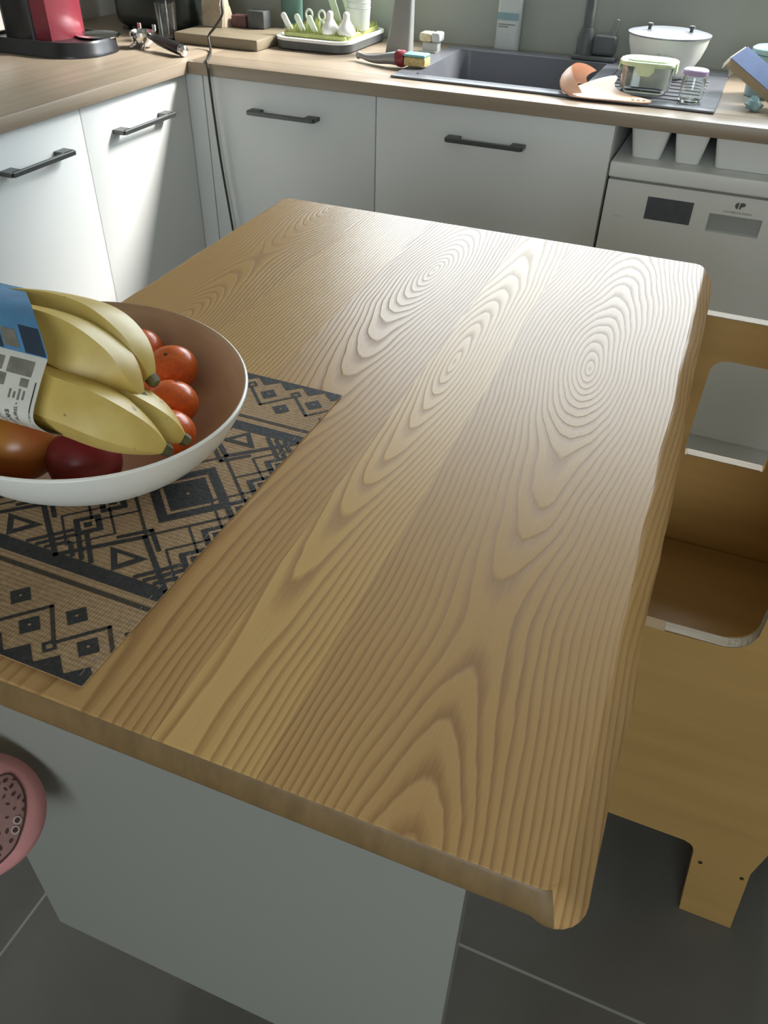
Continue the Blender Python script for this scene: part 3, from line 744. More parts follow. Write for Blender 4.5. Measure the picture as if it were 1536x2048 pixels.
for rr_ in range(8):
    for i in range(len(OL)):
        a, b = OL[i], OL[(i+1) % len(OL)]; k0, k1 = rr_/8, (rr_+1)/8
        pts = [bp(a[0]*k0, a[1]*k0, .0006), bp(b[0]*k0, b[1]*k0, .0006), bp(b[0]*k1, b[1]*k1, .0006), bp(a[0]*k1, a[1]*k1, .0006)]
        mb.face(pts if rr_ else [pts[0], pts[2], pts[3]])
mb.mi = 1
for i in range(len(OL)):
    a, b = OL[i], OL[(i+1) % len(OL)]
    mb.face([bp(a[0]*.965, a[1]*.965, .0010), bp(b[0]*.965, b[1]*.965, .0010), bp(b[0]*1.01, b[1]*1.01, .0010), bp(a[0]*1.01, a[1]*1.01, .0010)])
def blot(x, y, rx, ry, a, mi, l=.0011):
    mb.mi = mi; mb.face([bp(x+rx*math.cos(t_)*math.cos(a)-ry*math.sin(t_)*math.sin(a), y+rx*math.cos(t_)*math.sin(a)+ry*math.sin(t_)*math.cos(a), l) for t_ in [2*PI*i/12 for i in range(12)]])
rg = random.Random(4); placed = []
while len(placed) < 62:
    x, y = rg.uniform(-.05,.058), rg.uniform(-.062,.030)
    if any(math.hypot(x-p, y-q) < .0085 for p, q in placed) or math.hypot(x-.036, y+.036) < .016 or math.hypot(x-.028,y+.046) < .012: continue
    inside = sum(((OL[i][1] > y) != (OL[i-1][1] > y)) and (x < (OL[i-1][0]-OL[i][0])*(y-OL[i][1])/(OL[i-1][1]-OL[i][1])+OL[i][0]) for i in range(len(OL))) % 2
    if not inside or math.hypot(x, y) > .062: continue
    placed.append((x, y)); blot(x, y, rg.uniform(.0022,.0042), rg.uniform(.0014,.0026), rg.uniform(0,3), 1)
for x, y in ((.036,-.033),(.028,-.0435)): blot(x, y, .0062, .0062, 0, 2, .0014); blot(x, y, .0036, .0036, 0, 1, .0018)
blot(-.004,.004,.006,.008,0,2,.0014)
mb.build('printed_patch', [M['print_brown'], M['print_dark'], M['print_pale']], t)['label'] = 'dusky patch with dark spots and outline'
for q_ in (.10, .22):
    q = cc-ax*q_-nz*.012
    MB().tube(spline([q, q+Vector((-.02,-.005,-.10)), (.78-q_*.8,-1.985,.52)], 8), .010, 12).build('back_post', M['ply'], t)
MB().box((.50,-2.16,.50),(.80,-1.90,.525),.008,3).build('seat', M['ply'], t)
for x, y, dx, dy in ((.52,-1.93,-.05,.03),(.76,-1.93,-.06,.03),(.52,-2.13,-.05,-.05),(.76,-2.13,-.06,-.05)):
    MB().tube([(x+dx, y+dy, 0), (x, y, .5005)], [.014,.016], 12).build('leg', M['ply'], t)
MB().box((.49,-1.905,.22),(.72,-1.87,.238),.004,2).build('footrest', M['ply'], t)

# ------------------------------------------------------------------ things on the worktops
W0 = CT+.0004
# coffee machine
t = thing('coffee_machine', (-.33,-.06,W0), 'red and black capsule coffee machine on the left worktop', 'coffee machine')
base = [(x, y) for x, y in rrect(-.56, -.225, -.150, .075, [.10, .03, .03, .10], 10)]
mb = MB(); P = lambda k, z: [((x+.38)*k-.38, (y+.035)*k-.035, z) for x, y in base]
R_ = [[mb.bm.verts.new(p) for p in P(k_, z)] for k_, z in ((1.02, W0), (1.02, W0+.006), (1.0, W0+.010), (.985, W0+.030), (.96, W0+.036), (.90, W0+.036), (.88, W0+.030))]
for A, B in zip(R_, R_[1:]):
    for i in range(len(A)): mb.bm.faces.new((A[i], A[(i+1) % len(A)], B[(i+1) % len(A)], B[i]))
mb.bm.faces.new(R_[0]); mb.bm.faces.new(R_[-1]); mb.build('base', M['black_plastic'], t)
MB().lathe([(0,0),(.058,0),(.060,.003),(.052,.006),(.048,.004),(0,.004)], (-.288,.015,W0+.033), 40).build('drip_tray', M['chrome'], t)['label'] = 'shiny round drip tray'
mb = MB()
pr2 = [(-.475,.05),(-.475,-.130),(-.455,-.142),(-.40,-.142),(-.385,-.13),(-.375,.04),(-.39,.055),(-.46,.055)]
mb.prism([(x, y, W0+.030) for x, y in pr2], (0,0,.30), .004, 2); mb.build('water_tank', M['black_plastic'], t)
mb = MB(); pr2 = [(-.385,-.118),(-.350,-.100),(-.335,-.05),(-.335,.0),(-.350,.035),(-.385,.045)]
mb.prism([(x, y, W0+.028) for x, y in pr2], (0,0,.30), .004, 2); mb.build('column', M['red_plastic'], t)['label'] = 'glossy red front column'
MB().box((-.40,-.13,W0+.27), (-.20,.06,W0+.36), .03, 4).build('head', M['black_plastic'], t)
MB().lathe([(0,0),(.014,0),(.018,.05),(0,.05)], (-.275,.005,W0+.225), 24).build('spout', M['chrome'], t)
MB().tube(spline([(-.50,-.135,W0+.035),(-.53,-.165,W0+.012),(-.58,-.18,W0+.006),(-.64,-.17,W0+.006)],6), .004, 8).build('power_cord', M['cable'], t)
# portafilter
t = thing('portafilter', (-.16,.075,W0), 'chrome espresso portafilter with black handle lying at the worktop corner', 'portafilter')
pc = Vector((-.205,.100,W0))
MB().lathe([(0,.004),(.020,.004),(.026,.010),(.031,.016),(.0325,.030),(.036,.031),(.036,.040),(.0325,.041),(.031,.038),(.029,.018),(0,.016)], pc, 40).build('basket', M['chrome'], t)
for s_ in (1,-1): MB().tube(spline([pc+Vector((0,0,.006)), pc+Vector((.016*s_,-.022,.008)), pc+Vector((.022*s_,-.038,.003))],5), .005, 10).build('spout', M['chrome'], t)
for a in (.6, 2.4): MB().box((-.005,-.003,.040),(.005,.003,.056),.001,1,Matrix.Translation(pc+Vector((.033*math.cos(a),.033*math.sin(a),0)))).build('lug', M['chrome'], t)
h0, h1 = pc+Vector((.030,-.010,.030)), Vector((-.040,.040,W0+.016)); d = (h1-h0)
MB().tube([h0, h0+d*.12, h0+d*.3, h0+d*.7, h0+d*.95, h1], [.006,.008,.013,.0145,.0145,.0135], 16).build('handle', M['black_plastic'], t)
dn = d.normalized(); MB().tube([h1, h1+dn*.005, h1+dn*.012, h1+dn*.015], [.0148,.0155,.013,.006], 18).build('end_cap', M['chrome'], t)
# dark jar / appliance at the back left
t = thing('toaster', (-.31,.40,W0), 'dark glossy rounded appliance in the back left corner of the worktops', 'toaster')
MB().box((-.46,.30,W0+.008), (-.19,.52,W0+.21), .035, 5).build('housing', mat('black_green_enamel', (.018,.024,.022), .3, var=.1), t)
MB().box((-.43,.36,W0+.2095), (-.22,.385,W0+.2125), .001).box((-.43,.43,W0+.2095), (-.22,.455,W0+.2125), .001).build('slots', M['chrome'], t)
MB().box((-.185,.40,W0+.11), (-.176,.43,W0+.13), .003).build('lever', M['grey_plastic'], t)
for x in (-.43,-.22):
    for y in (.33,.49): MB().box((x-.01,y-.01,W0),(x+.01,y+.01,W0+.008)).build('foot', M['black_plastic'], t)
t = thing('drinking_glass', (-.165,.275,W0), 'small clear glass standing between the portafilter and the paper bag', 'glass')
MB().lathe([(0,0),(.024,0),(.026,.004),(.032,.095),(.0305,.095),(.0245,.008),(0,.008)], (-.215,.235,W0), 32).build('glass_wall', M['glass'], t)
# chopping board
tag(MB().box((-.175,.205,W0),(.098,.43,W0+.028),.004,2).build('chopping_board', M['board'], origin=(0,.32,W0)), 'thick wooden chopping board lying at the back of the worktop behind the cable', 'chopping board')
zb = W0+.0285
t = thing('paper_bag', (-.13,.36,zb), 'crumpled beige paper bag on the left part of the chopping board', 'bag')
mb = MB(); rg = random.Random(2); R_ = []
for iz in range(7):
    z = zb+iz*.018; R_.append([mb.bm.verts.new((-.125+x*(1-.06*iz)+rg.uniform(-.004,.004), .365+y*(1-.09*iz)+rg.uniform(-.004,.004), z+ (rg.uniform(-.004,.004) if iz else 0))) for x, y in rrect(-.042,.042,-.032,.032,.008,2)])
for A, B in zip(R_, R_[1:]):
    for i in range(len(A)): mb.bm.faces.new((A[i], A[(i+1) % len(A)], B[(i+1) % len(A)], B[i]))
mb.bm.faces.new(R_[0]); mb.bm.faces.new(R_[-1]); mb.build('bag_body', M['paper'], t, smooth=20)
tag(MB().box((-.078,.365,zb),(-.030,.405,zb+.030),.003).build('packet', M['red_dark'], origin=(-.054,.385,zb)), 'small dull red packet on the chopping board beside the paper bag', 'packet')
tag(MB().box((-.026,.37,zb),(.030,.415,zb+.045),.003).build('box', M['dark_grey'], origin=(.013,.39,zb)), 'small dark grey box on the right part of the chopping board', 'box')
t = thing('canister', (.098,.45,zb), 'teal round canister behind the bottle drying tray', 'canister')
MB().lathe([(0,W0),(.030,W0),(.032,W0+.003),(.032,W0+.15),(0,W0+.15)], (.072,.47,0), 36).build('body', M['teal'], t)
MB().lathe([(0,W0+.1502),(.033,W0+.1502),(.033,W0+.17),(0,W0+.172)], (.072,.47,0), 36).build('lid', M['teal'], t)

# drying tray with lime grass insert
t = thing('drying_tray', (.22,.45,W0), 'grey tray with white rim and lime green grass insert for drying baby bottles', 'drying rack')
tx0, tx1, ty0, ty1 = .104, .338, .276, .588; th_ = .030
mb = MB(); L = [(rrect(tx0+.006,tx1-.006,ty0+.006,ty1-.006,.045,8), W0), (rrect(tx0,tx1,ty0,ty1,.05,8), W0+.004), (rrect(tx0,tx1,ty0,ty1,.05,8), W0+th_-.006), (rrect(tx0+.002,tx1-.002,ty0+.002,ty1-.002,.05,8), W0+th_-.005)]
R_ = [[mb.bm.verts.new((x, y, z)) for x, y in Q] for Q, z in L]
for A, B in zip(R_, R_[1:]):
    for i in range(len(A)): mb.bm.faces.new((A[i], A[(i+1) % len(A)], B[(i+1) % len(A)], B[i]))
mb.bm.faces.new(R_[0]); mb.bm.faces.new(R_[-1]); mb.build('tray_body', M['dark_grey'], t)
mb = MB(); L = [(rrect(tx0-.001,tx1+.001,ty0-.001,ty1+.001,.05,8), W0+th_-.007), (rrect(tx0-.001,tx1+.001,ty0-.001,ty1+.001,.05,8), W0+th_), (rrect(tx0+.008,tx1-.008,ty0+.008,ty1-.008,.045,8), W0+th_+.001), (rrect(tx0+.012,tx1-.012,ty0+.012,ty1-.012,.042,8), W0+th_-.004)]
R_ = [[mb.bm.verts.new((x, y, z)) for x, y in Q] for Q, z in L]
for A, B in zip(R_, R_[1:]):
    for i in range(len(A)): mb.bm.faces.new((A[i], A[(i+1) % len(A)], B[(i+1) % len(A)], B[i]))
mb.bm.faces.new(R_[-1]); mb.build('rim', M['white_plastic'], t)['label'] = 'white rim and floor of the tray'
gz = W0+th_-.0035; gx0, gx1, gy0, gy1 = .122, .316, .320, .562
mb = MB().box((gx0,gy0,gz),(gx1,gy1,gz+.012),.002,1); rg = random.Random(9)
for i in range(26):
    for j in range(34):
        x = gx0+.004+(gx1-gx0-.008)*i/25+rg.uniform(-.002,.002); y = gy0+.004+(gy1-gy0-.008)*j/33+rg.uniform(-.002,.002); a = rg.uniform(0,PI); dx, dy = .0022*math.cos(a), .0022*math.sin(a); h = rg.uniform(.012,.018)
        mb.face([(x-dx,y-dy,gz+.011),(x+dx,y+dy,gz+.011),(x+rg.uniform(-.002,.002),y+rg.uniform(-.002,.002),gz+.011+h)])
mb.build('grass_insert', M['lime'], t)['label'] = 'lime green plastic grass'
# things standing in the grass
gt = gz+.0125
def slat(x, y, h, lean, label, m, wd=.015, grp='white plastic clips in the drying tray', name='plastic_clip', cat='clip'):
    t = thing(name, (x, y, gt), label, cat, grp)
    mm = Matrix.Translation((x, y, gt)) @ Matrix.Rotation(lean, 4, 'Y')
    P = rrect(-wd/2, wd/2, 0, h, [wd*.48, wd*.48, .001, .001], 6)
    MB().prism([mm @ Vector((a, -.003, b)) for a, b in P], mm.to_3x3() @ Vector((0,.006,0)), .001, 2).build('blade', m, t)
    return t
slat(.138,.335,.050,-.55,'white plastic clip leaning left in the green grass, first from the left', M['white_plastic'])
slat(.178,.335,.048,-.50,'white plastic clip leaning left in the green grass, second from the left', M['mint'])
slat(.217,.335,.047,-.50,'white plastic clip leaning left in the green grass, third from the left beside the teats', M['mint'])
def ringlet(x, y, label):
    t = thing('pacifier_ring', (x, y, gt), label, 'ring', 'pale green loops in the drying tray')
    pts = [(x+.010*math.cos(a), y, gt+.040+.012*math.sin(a)) for a in [2*PI*i/24 for i in range(25)]]
    MB().tube(pts, .003, 10, up=(0,1,0)).build('loop', M['mint'], t); MB().tube([(x-.012,y,gt),(x-.004,y,gt+.03)], .003, 8).tube([(x+.012,y,gt),(x+.004,y,gt+.03)], .003, 8).build('stand', M['mint'], t)
ringlet(.184,.362,'pale green loop behind the second white clip'); ringlet(.224,.362,'pale green loop behind the third white clip')
def teat(x, y, s_, label):
    t = thing('bottle_teat', (x, y, gt), label, 'teat', 'white baby bottle teats in the drying tray')
    MB().lathe([(0,.001),(.021*s_,0),(.0235*s_,.004),(.0225*s_,.012),(.019*s_,.020),(.0125*s_,.030),(.0085*s_,.038),(.0082*s_,.045),(.0085*s_,.050),(.006*s_,.055),(0,.057)], (x, y, gt), 36).build('teat_body', M['nipple'], t, smooth=70)
teat(.258,.345,1.1,'white baby bottle teat in the grass, left of the two'); teat(.306,.350,1.12,'white baby bottle teat at the right corner of the grass')
slat(.215,.50,.17,-.38,'tall pale green peg of the drying tray, leftmost of three', M['mint'], .020, 'tall pegs in the drying tray', 'drying_peg', 'peg')
slat(.255,.51,.17,-.34,'tall pale green peg of the drying tray, middle of three', M['mint'], .020, 'tall pegs in the drying tray', 'drying_peg', 'peg')
slat(.295,.52,.17,-.32,'tall pale green peg of the drying tray, rightmost beside the bottle', M['mint'], .020, 'tall pegs in the drying tray', 'drying_peg', 'peg')
t = thing('baby_bottle', (.335,.47,gt), 'frosted baby bottle standing upside down at the right of the drying tray', 'baby bottle')
MB().lathe([(0,0),(.026,0),(.030,.004),(.032,.03),(.0335,.05),(.034,.12),(.030,.14),(.022,.15),(0,.152)], (.300,.45,gt+.0005), 40).build('bottle_body', M['frost'], t)
mb = MB()
for q in range(5): mb.lathe([(.0338,.055+q*.014),(.0345,.0555+q*.014),(.0345,.0565+q*.014),(.0338,.057+q*.014)], (.300,.45,gt), 40, closed=True)
mb.build('scale_marks', M['light_grey'], t)

# grey tall tapered bottle
t = thing('soap_bottle', (.465,.37,W0), 'tall tapered grey bottle standing between the drying tray and the sponge', 'bottle')
mb = MB(); R_ = []
for k_, z in ((.98, W0), (1, W0+.004), (.62, W0+.16), (.55, W0+.19), (.3, W0+.205), (.28, W0+.235)):
    R_.append([mb.bm.verts.new((.496-(.04-x)*k_ if True else x, .375+y*k_, z)) for x, y in rrect(-.035,.04,-.022,.022,.012,4)])
for A, B in zip(R_, R_[1:]):
    for i in range(len(A)): mb.bm.faces.new((A[i], A[(i+1) % len(A)], B[(i+1) % len(A)], B[i]))
mb.bm.faces.new(R_[0]); mb.bm.faces.new(R_[-1]); mb.build('bottle_body', M['grey_plastic'], t)
MB().lathe([(0,0),(.014,0),(.014,.03),(.010,.034),(0,.034)], (.488,.375,W0+.2355), 24).build('cap', M['light_grey'], t)
# sponge on its holder
t = thing('sponge_holder', (.53,.46,W0), 'low grey holder under the cream sponge behind the dish brush', 'sponge holder')
MB().box((.500,.445,W0),(.548,.475,W0+.026),.005,3).box((.496,.441,W0),(.552,.479,W0+.004),.001,1).build('holder', M['light_grey'], t)
t = thing('sponge', (.525,.46,W0+.027), 'cream kitchen sponge lying on the grey holder left of the sink', 'sponge')
MB().box((.494,.435,W0+.0275),(.530,.480,W0+.050),.006,3).build('foam', M['sponge'], t); MB().box((.5305,.435,W0+.0275),(.556,.480,W0+.052),.006,3).build('scourer', M['light_grey'], t)
# dish brush
t = thing('dish_brush', (.51,.20,W0), 'dish brush with grey handle and red collar lying at the left end of the sink', 'brush')
z0 = W0+.010
MB().tube(spline([(.392,.232,z0+.004),(.405,.230,z0+.004),(.430,.218,z0+.002),(.462,.206,z0+.004),(.500,.200,z0+.010),(.525,.199,z0+.012)],6), [.007,.009,.010,.0098,.009,.008,.0075,.007,.007,.007,.0073,.0076,.008,.0085,.009,.0095,.010,.0105,.011,.0115,.012,.0125,.013,.0135,.014,.0145,.015,.0155,.016,.0165,.017], 16).build('handle', M['silver'], t)
MB().tube([(.520,.199,z0+.012),(.526,.199,z0+.013),(.538,.1985,z0+.013),(.546,.198,z0+.013)], [.016,.020,.0205,.018], 24).build('collar', M['red_plastic'], t)['label'] = 'red collar'
MB().box((.547,.180,z0+.000),(.607,.224,z0+.021),.004,2).build('bristles', M['bristle'], t)
MB().box((.546,.179,z0+.0215),(.606,.225,z0+.028),.003,2).build('scourer_top', M['teal_light'], t)['label'] = 'teal top'

# bottle against the wall behind the sink
LB = W0
t = thing('detergent_bottle', (.708,.601,LB), 'white washing-up liquid bottle standing behind the black sink', 'bottle')
mb = MB(); R_ = []
for k_, kx, z in ((.9,.95,LB), (1,1,LB+.006), (1,.97,LB+.10), (1,.93,LB+.17), (.8,.7,LB+.20), (.4,.35,LB+.215)):
    R_.append([mb.bm.verts.new((.709+x*kx, .601+y*k_, z)) for x, y in rrect(-.036,.036,-.019,.019,.014,5)])
for A, B in zip(R_, R_[1:]):
    for i in range(len(A)): mb.bm.faces.new((A[i], A[(i+1) % len(A)], B[(i+1) % len(A)], B[i]))
mb.bm.faces.new(R_[0]); mb.bm.faces.new(R_[-1]); mb.build('bottle_body', M['bottle_white'], t)
MB().lathe([(0,0),(.013,0),(.013,.03),(.006,.034),(0,.034)], (.709,.601,LB+.2155), 20).build('cap', M['teal_light'], t)
mb = MB().box((.678,.5805,LB+.078),(.740,.5825,LB+.096)); mb.build('label_stripe', M['aqua'], t)
mb = MB(); 
for z, w_ in ((.066,.05),(.060,.03)): mb.box((.682,.5808,LB+z),(.682+w_,.5825,LB+z+.003))
mb.build('label_print', M['grey_plastic'], t)

# bib on the drainboard
DZ = zt+.0012
t = thing('bib', (1.10,.10,DZ), 'peach silicone bib with a scoop pocket lying on the front of the sink drainer', 'bib')
mb = MB(); OLb = [(v.x, v.y) for v in spline([(1.000,.085,0),(1.02,.062,0),(1.07,.060,0),(1.12,.066,0),(1.165,.070,0),(1.192,.080,0),(1.196,.100,0),(1.178,.112,0),(1.145,.125,0),(1.112,.142,0),(1.096,.175,0),(1.094,.225,0),(1.078,.242,0),(1.04,.21,0),(1.005,.14,0),(1.000,.085,0)], 5)][:-1]
def bibz(x, y): return DZ+.0035*max(0, math.sin((x-1.0)*22))*(y > .07)+.012*max(0, (y-.10))/.1*max(0, 1-(abs(x-1.10)/.12))
ctr = Vector((1.065,.115)); 
for lay, dz in ((0,0),(1,.003)):
    pass
g = []
for k_ in range(7):
    g.append([mb.bm.verts.new((ctr.x+(x-ctr.x)*k_/6, ctr.y+(y-ctr.y)*k_/6, bibz(ctr.x+(x-ctr.x)*k_/6, ctr.y+(y-ctr.y)*k_/6)+.0025)) for x, y in OLb])
for A, B in zip(g[1:], g[2:]):
    for i in range(len(A)): mb.bm.faces.new((A[i], A[(i+1) % len(A)], B[(i+1) % len(A)], B[i]))
mb.bm.faces.new(g[1])
bot = [mb.bm.verts.new((v.co.x, v.co.y, v.co.z-.0025)) for v in g[-1]]
for i in range(len(bot)): mb.bm.faces.new((g[-1][i], g[-1][(i+1) % len(bot)], bot[(i+1) % len(bot)], bot[i]))
mb.bm.faces.new(bot[::-1]); mb.build('apron', M['peach'], t, smooth=60)
# scoop pocket: a thin curved wall at the left end
mb = MB(); nA = 22; rows = []
for th2 in (0, 1):
    rw = []
    for i in range(nA+1):
        a = math.radians(95+ (265-95)*i/nA); rx, ry = .052-.003*th2, .078-.003*th2
        x, y = 1.030+rx*math.cos(a)*1.0, .145+ry*math.sin(a); h = .050*math.sin(PI*min(1, max(0, (i/nA)*.82+.16)))**.7
        rw.append((x, y, h))
    rows.append(rw)
for rw in rows:
    for i in range(nA):
        (xa, ya, ha), (xb, yb, hb) = rw[i], rw[i+1]
        for j in range(5):
            k0, k1 = j/5, (j+1)/5; bul = lambda k_: .012*math.sin(k_*PI*.8)
            f = lambda x, y, h, k_: (x-bul(k_)+.022*k_*k_, y, DZ+.001+h*k_)
            mb.face([f(xa,ya,ha,k0), f(xb,yb,hb,k0), f(xb,yb,hb,k1), f(xa,ya,ha,k1)])
bmesh.ops.remove_doubles(mb.bm, verts=mb.bm.verts, dist=.0003)
mb.build('pocket', M['peach'], t, smooth=70)
mb = MB()
for i in range(3): mb.lathe([(0,0),(.0042,0),(.0042,.0035),(0,.0045)], (1.158+.012*i,.082+.003*i,bibz(1.16,.08)+.0027), 14)
mb.build('fastening_stud', M['white_plastic'], t)
# glass food container
t = thing('food_container', (1.158,.205,zt), 'glass food container with pale green clip lid on the sink drainer', 'food container')
cx0, cx1, cy0, cy1 = 1.106, 1.224, .156, .250; cz0 = zt+.004; ch = .056
mb = MB(); L = [(rrect(cx0+.008,cx1-.008,cy0+.008,cy1-.008,.018,5), cz0), (rrect(cx0+.002,cx1-.002,cy0+.002,cy1-.002,.022,5), cz0+.008), (rrect(cx0,cx1,cy0,cy1,.022,5), cz0+ch), (rrect(cx0+.003,cx1-.003,cy0+.003,cy1-.003,.02,5), cz0+ch), (rrect(cx0+.006,cx1-.006,cy0+.006,cy1-.006,.018,5), cz0+.009), (rrect(cx0+.012,cx1-.012,cy0+.012,cy1-.012,.015,5), cz0+.004)]
R_ = [[mb.bm.verts.new((x, y, z)) for x, y in Q] for Q, z in L]
for A, B in zip(R_, R_[1:]):
    for i in range(len(A)): mb.bm.faces.new((A[i], A[(i+1) % len(A)], B[(i+1) % len(A)], B[i]))
mb.bm.faces.new(R_[0]); mb.bm.faces.new(R_[-1]); mb.build('glass_dish', M['glass'], t)
l = MB().prism([(x, y, cz0+ch+.0005) for x, y in rrect(cx0-.004,cx1+.004,cy0-.004,cy1+.004,.024,6)], (0,0,.009), .003, 2).prism([(x, y, cz0+ch+.0095) for x, y in rrect(cx0+.010,cx1-.010,cy0+.010,cy1-.010,.02,6)], (0,0,.0025), .001, 1).build('lid', M['lid_green'], t)
l['label'] = 'pale green lid'
mb = MB()
mb.prism([(1.140,cy0-.0045,cz0+ch+.010),(1.186,cy0-.0045,cz0+ch+.010),(1.184,cy0-.0045,cz0+ch-.008),(1.174,cy0-.0045,cz0+ch-.018),(1.152,cy0-.0045,cz0+ch-.018),(1.142,cy0-.0045,cz0+ch-.008)], (0,-.003,0), .001, 1); mb.build('clip', M['lid_green'], l)
for x in (cx0-.0075, cx1+.0045): MB().box((x,.178,cz0+ch-.014),(x+.003,.218,cz0+ch+.010),.001,1).build('clip', M['lid_green'], l)
# jar with lilac lid
t = thing('baby_food_jar', (1.277,.150,zt), 'small clear jar with lilac lid on the right of the sink drainer', 'jar')
MB().lathe([(0,0),(.023,0),(.0265,.004),(.027,.045),(.0245,.052),(.0245,.056),(.0225,.056),(.0225,.05),(.025,.043),(.0245,.006),(0,.004)], (1.277,.150,zt+.0005), 36).build('glass_wall', M['glass'], t)
MB().lathe([(0,.0565),(.0275,.0565),(.028,.058),(.028,.066),(.026,.068),(.022,.067),(0,.0675)], (1.277,.150,zt+.0005), 36).build('lid', M['purple'], t)['label'] = 'lilac lid'
# white bowl with lid
t = thing('lidded_bowl', (1.178,.435,zt), 'deep white bowl with a grey lid standing at the back of the drainer', 'bowl')
bc = (1.176,.43,zt-.001); hb = .094; rb = .101
MB().lathe([(0,0),(.052,0),(.056,.003),(.072,.020),(.088,.048),(.097,.074),(.1005,hb),(.098,hb),(.094,.074),(.085,.050),(.07,.024),(0,.008)], bc, 64).build('bowl_body', M['ceramic'], t)
MB().lathe([(.0,hb+.011),(.045,hb+.012),(.085,hb+.008),(.099,hb+.0045),(.1035,hb+.004),(.1035,hb+.0005),(.098,hb+.0005),(0,hb+.004)], bc, 64).build('lid', M['lid_grey'], t)['label'] = 'grey lid with shiny rim'
for dx, dy in ((-.050,-.02),(.052,-.015)): MB().lathe([(0,0),(.005,0),(.004,.006),(.0075,.009),(.007,.014),(0,.0155)], (bc[0]+dx, bc[1]+dy, bc[2]+hb+.0105), 20).build('knob', M['dark_grey'], t)
mb = MB()
for a0 in (-.95,-.75,-.55):
    for i in range(4):
        a = a0-PI/4+.04*i; z = .052+.006*i+.002*math.sin(9*a0); r = .0895+.0012*i
        mb.box((-.004,-.001,-.0015),(.004,.001,.0015),0,1,Matrix.Translation((bc[0]+r*math.cos(a), bc[1]+r*math.sin(a), bc[2]+z)) @ Matrix.Rotation(a+PI/2,4,'Z'))
mb.build('motif', M['grey_plastic'], t)
# torn blue carton leaning on an aqua container
t = thing('aqua_container', (1.44,.33,W0), 'pale aqua plastic container behind the blue carton at the right end', 'container')
MB().lathe([(0,0),(.042,0),(.046,.004),(.052,.085),(.050,.09),(0,.092)], (1.435,.335,W0), 40).build('body', M['aqua'], t)
MB().lathe([(0,.0925),(.054,.0925),(.054,.102),(.048,.106),(0,.106)], (1.435,.335,W0), 40).build('lid', M['aqua'], t)
t = thing('carton', (1.45,.22,W0), 'opened blue cardboard carton leaning across the right end of the worktop', 'carton')
p0 = Vector((1.357,.232,1.002)); p1 = Vector((1.500,.185,.926)); a = (p1-p0).normalized()
nrm_ = Vector((.36,-.42,.83)); nrm_ = (nrm_-a*nrm_.dot(a)).normalized(); b = nrm_.cross(a)
MX = Matrix((a, b, nrm_)).transposed().to_4x4(); MX.translation = p0
MB().box((0,-.033,-.022),(.170,.033,.0),.001,1,MX).build('box_body', M['brown_card'], t)
MB().box((-.001,-.0335,.0003),(.171,.0335,.0012),0,1,MX).build('printed_face', M['blue_card'], t)['label'] = 'blue printed face'
f1 = MX @ Matrix.Translation((0,0,0)) @ Matrix.Rotation(-.55,4,'Y')
mb = MB().box((-.004,-.032,-.040),(-.0026,.030,.002),0,1,f1)
mb.box((-.012,-.034,-.03),(-.0105,-.012,-.012),0,1,MX @ Matrix.Rotation(.5,4,'X')); mb.build('torn_flap', M['white_card'], t)['label'] = 'white torn flap'
# crumpled wrappers under it
for (x, y, s_), lab in (((1.418,.158,1.0), 'small pale blue plastic scrap in front of the carton at the worktop edge'), ((1.47,.135,.9), 'small white plastic scrap at the far right edge of the worktop')):
    rg = random.Random(int(x*1000)); mb = MB()
    mb.ball((x, y, W0+.0135*s_), .018*s_, (1.0,.8,.85), n=12, fn=lambda v: tuple(c*(1+.32*rg.uniform(-1,1)) for c in v))
    for v in mb.bm.verts: v.co.z = max(v.co.z, W0+.0003)
    tag(mb.build('wrapper', M['aqua'] if x < 1.45 else M['light_grey'], origin=(x, y, W0), smooth=15), lab, 'wrapper')

# cable hanging over the worktop edge
pts = spline([(-.03,.61,1.30),(-.02,.46,1.20),(-.012,.25,1.060),(-.001,.20,1.015),(.0,.195,.985),(-.022,.190,.955),(-.044,.184,.930),(-.020,.150,.9055),(.020,.085,.9045),(.052,.020,.9045),(.062,-.001,.9040),(.066,-.0052,.898),(.069,-.0065,.86),(.074,-.008,.77),(.083,-.010,.648),(.101,-.012,.475),(.12,-.014,.25),(.14,-.03,.06),(.16,-.06,.006),(.22,-.10,.006)], 8)
t = thing('charging_cable', (.08,-.01,0), 'thin dark cable hanging over the worktop edge in front of the cabinets', 'cable')
MB().tube(pts, .0032, 10).build('cord', M['cable'], t); MB().tube([(.22,-.10,.0065),(.24,-.113,.0065)], .006, 12).build('plug', M['black_plastic'], t)

# ------------------------------------------------------------------ light
wd = bpy.data.worlds.new('sky'); scene.world = wd; wd.use_nodes = True
nt = wd.node_tree; bg = nt.nodes['Background']
tc = nt.nodes.new('ShaderNodeTexCoord'); sp = nt.nodes.new('ShaderNodeSeparateXYZ'); nt.links.new(tc.outputs['Generated'], sp.inputs[0])
rp = nt.nodes.new('ShaderNodeValToRGB'); nt.links.new(sp.outputs['Z'], rp.inputs[0])
while len(rp.color_ramp.elements) < 5: rp.color_ramp.elements.new(.5)
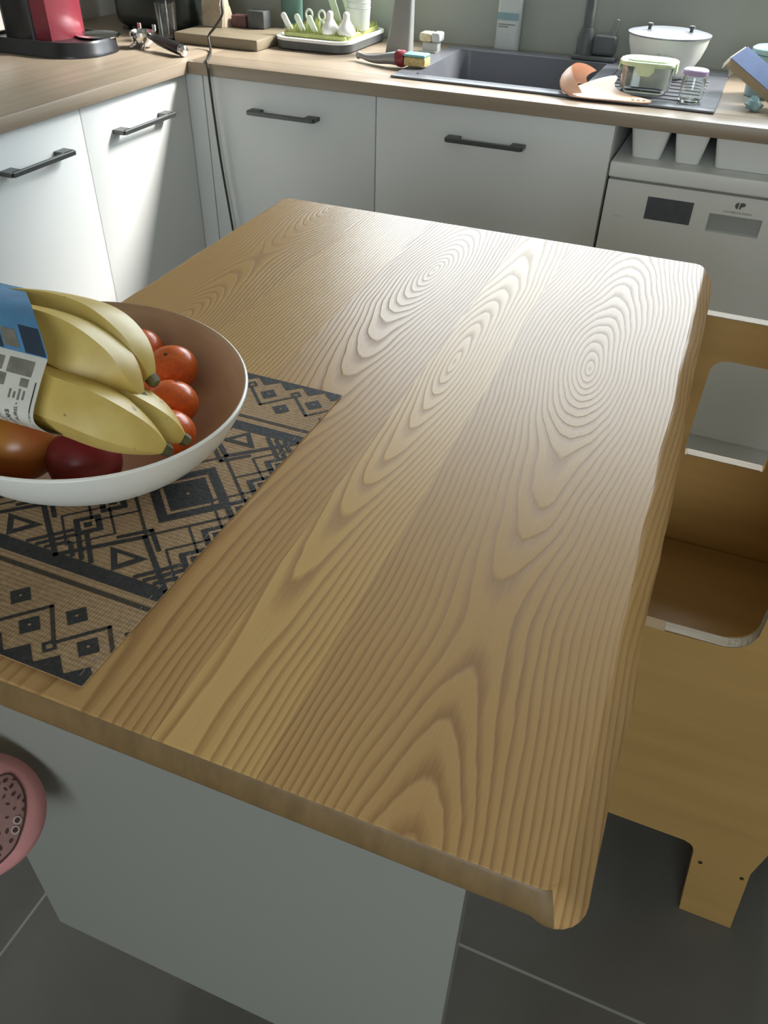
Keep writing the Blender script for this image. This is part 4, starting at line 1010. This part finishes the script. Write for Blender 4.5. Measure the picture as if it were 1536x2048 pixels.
# hazy bright horizon, darker high sky
for e_, (p, c) in zip(rp.color_ramp.elements, ((0, (.25,.27,.25,1)), (.06, (.83,.93,1,1)), (.50, (.83,.93,1,1)), (.75, (.45,.49,.52,1)), (1, (.4,.44,.47,1)))): e_.position = p; e_.color = c
nt.links.new(rp.outputs[0], bg.inputs[0]); bg.inputs[1].default_value = 6.4
def portal(name, loc, rot, sx, sy):
    l = bpy.data.lights.new(name, 'AREA'); l.shape = 'RECTANGLE'; l.size = sx; l.size_y = sy; l.cycles.is_portal = True
    o = bpy.data.objects.new(name, l); o.location = loc; o.rotation_euler = rot; COL.objects.link(o)
portal('window_portal', ((WX0+WX1)/2, YW+.118, (WZ0+WZ1)/2), (-PI/2, 0, 0), WX1-WX0, WZ1-WZ0)
portal('fill_portal', ((DX0+DX1)/2, YF-.098, (DZ0+DZ1)/2), (PI/2, 0, 0), DX1-DX0, DZ1-DZ0)  # sky sampling for the added fill opening
sl = bpy.data.lights.new('sun', 'SUN'); sl.energy = 7.0; sl.angle = math.radians(16); sl.color = (1,.97,.92)
so = bpy.data.objects.new('sun', sl); COL.objects.link(so)
sd = Vector((-.9, -.65, -.93)); so.rotation_euler = sd.to_track_quat('-Z', 'Y').to_euler()
SUN = so

# ------------------------------------------------------------------ camera
cd = bpy.data.cameras.new('camera'); co = bpy.data.objects.new('camera', cd); COL.objects.link(co)
yaw, pitch, roll, F = -.3739044, .6842272, .0311852, 1600.3116
fwd = Vector((math.sin(yaw)*math.cos(pitch), math.cos(yaw)*math.cos(pitch), -math.sin(pitch)))
rt = Vector((math.cos(yaw), -math.sin(yaw), 0)); up = rt.cross(fwd)
r2 = rt*math.cos(roll)+up*math.sin(roll); u2 = -rt*math.sin(roll)+up*math.cos(roll)
mw = Matrix((r2, u2, -fwd)).transposed().to_4x4(); mw.translation = Vector((1.39709906,-2.02396613,1.32828015))
co.matrix_world = mw; cd.sensor_fit = 'HORIZONTAL'; cd.sensor_width = 36; cd.lens = F*36/1536; cd.clip_start = .02
scene.camera = co
scene.view_settings.view_transform = 'Standard'; scene.view_settings.look = 'None'; scene.view_settings.gamma = 1; scene.view_settings.use_curve_mapping = False
scene.view_settings.exposure = 0.47
scene.cycles.use_denoising = True; scene.cycles.max_bounces = 10; scene.cycles.diffuse_bounces = 6; scene.cycles.transmission_bounces = 10
scene.cycles.sample_clamp_indirect = 6
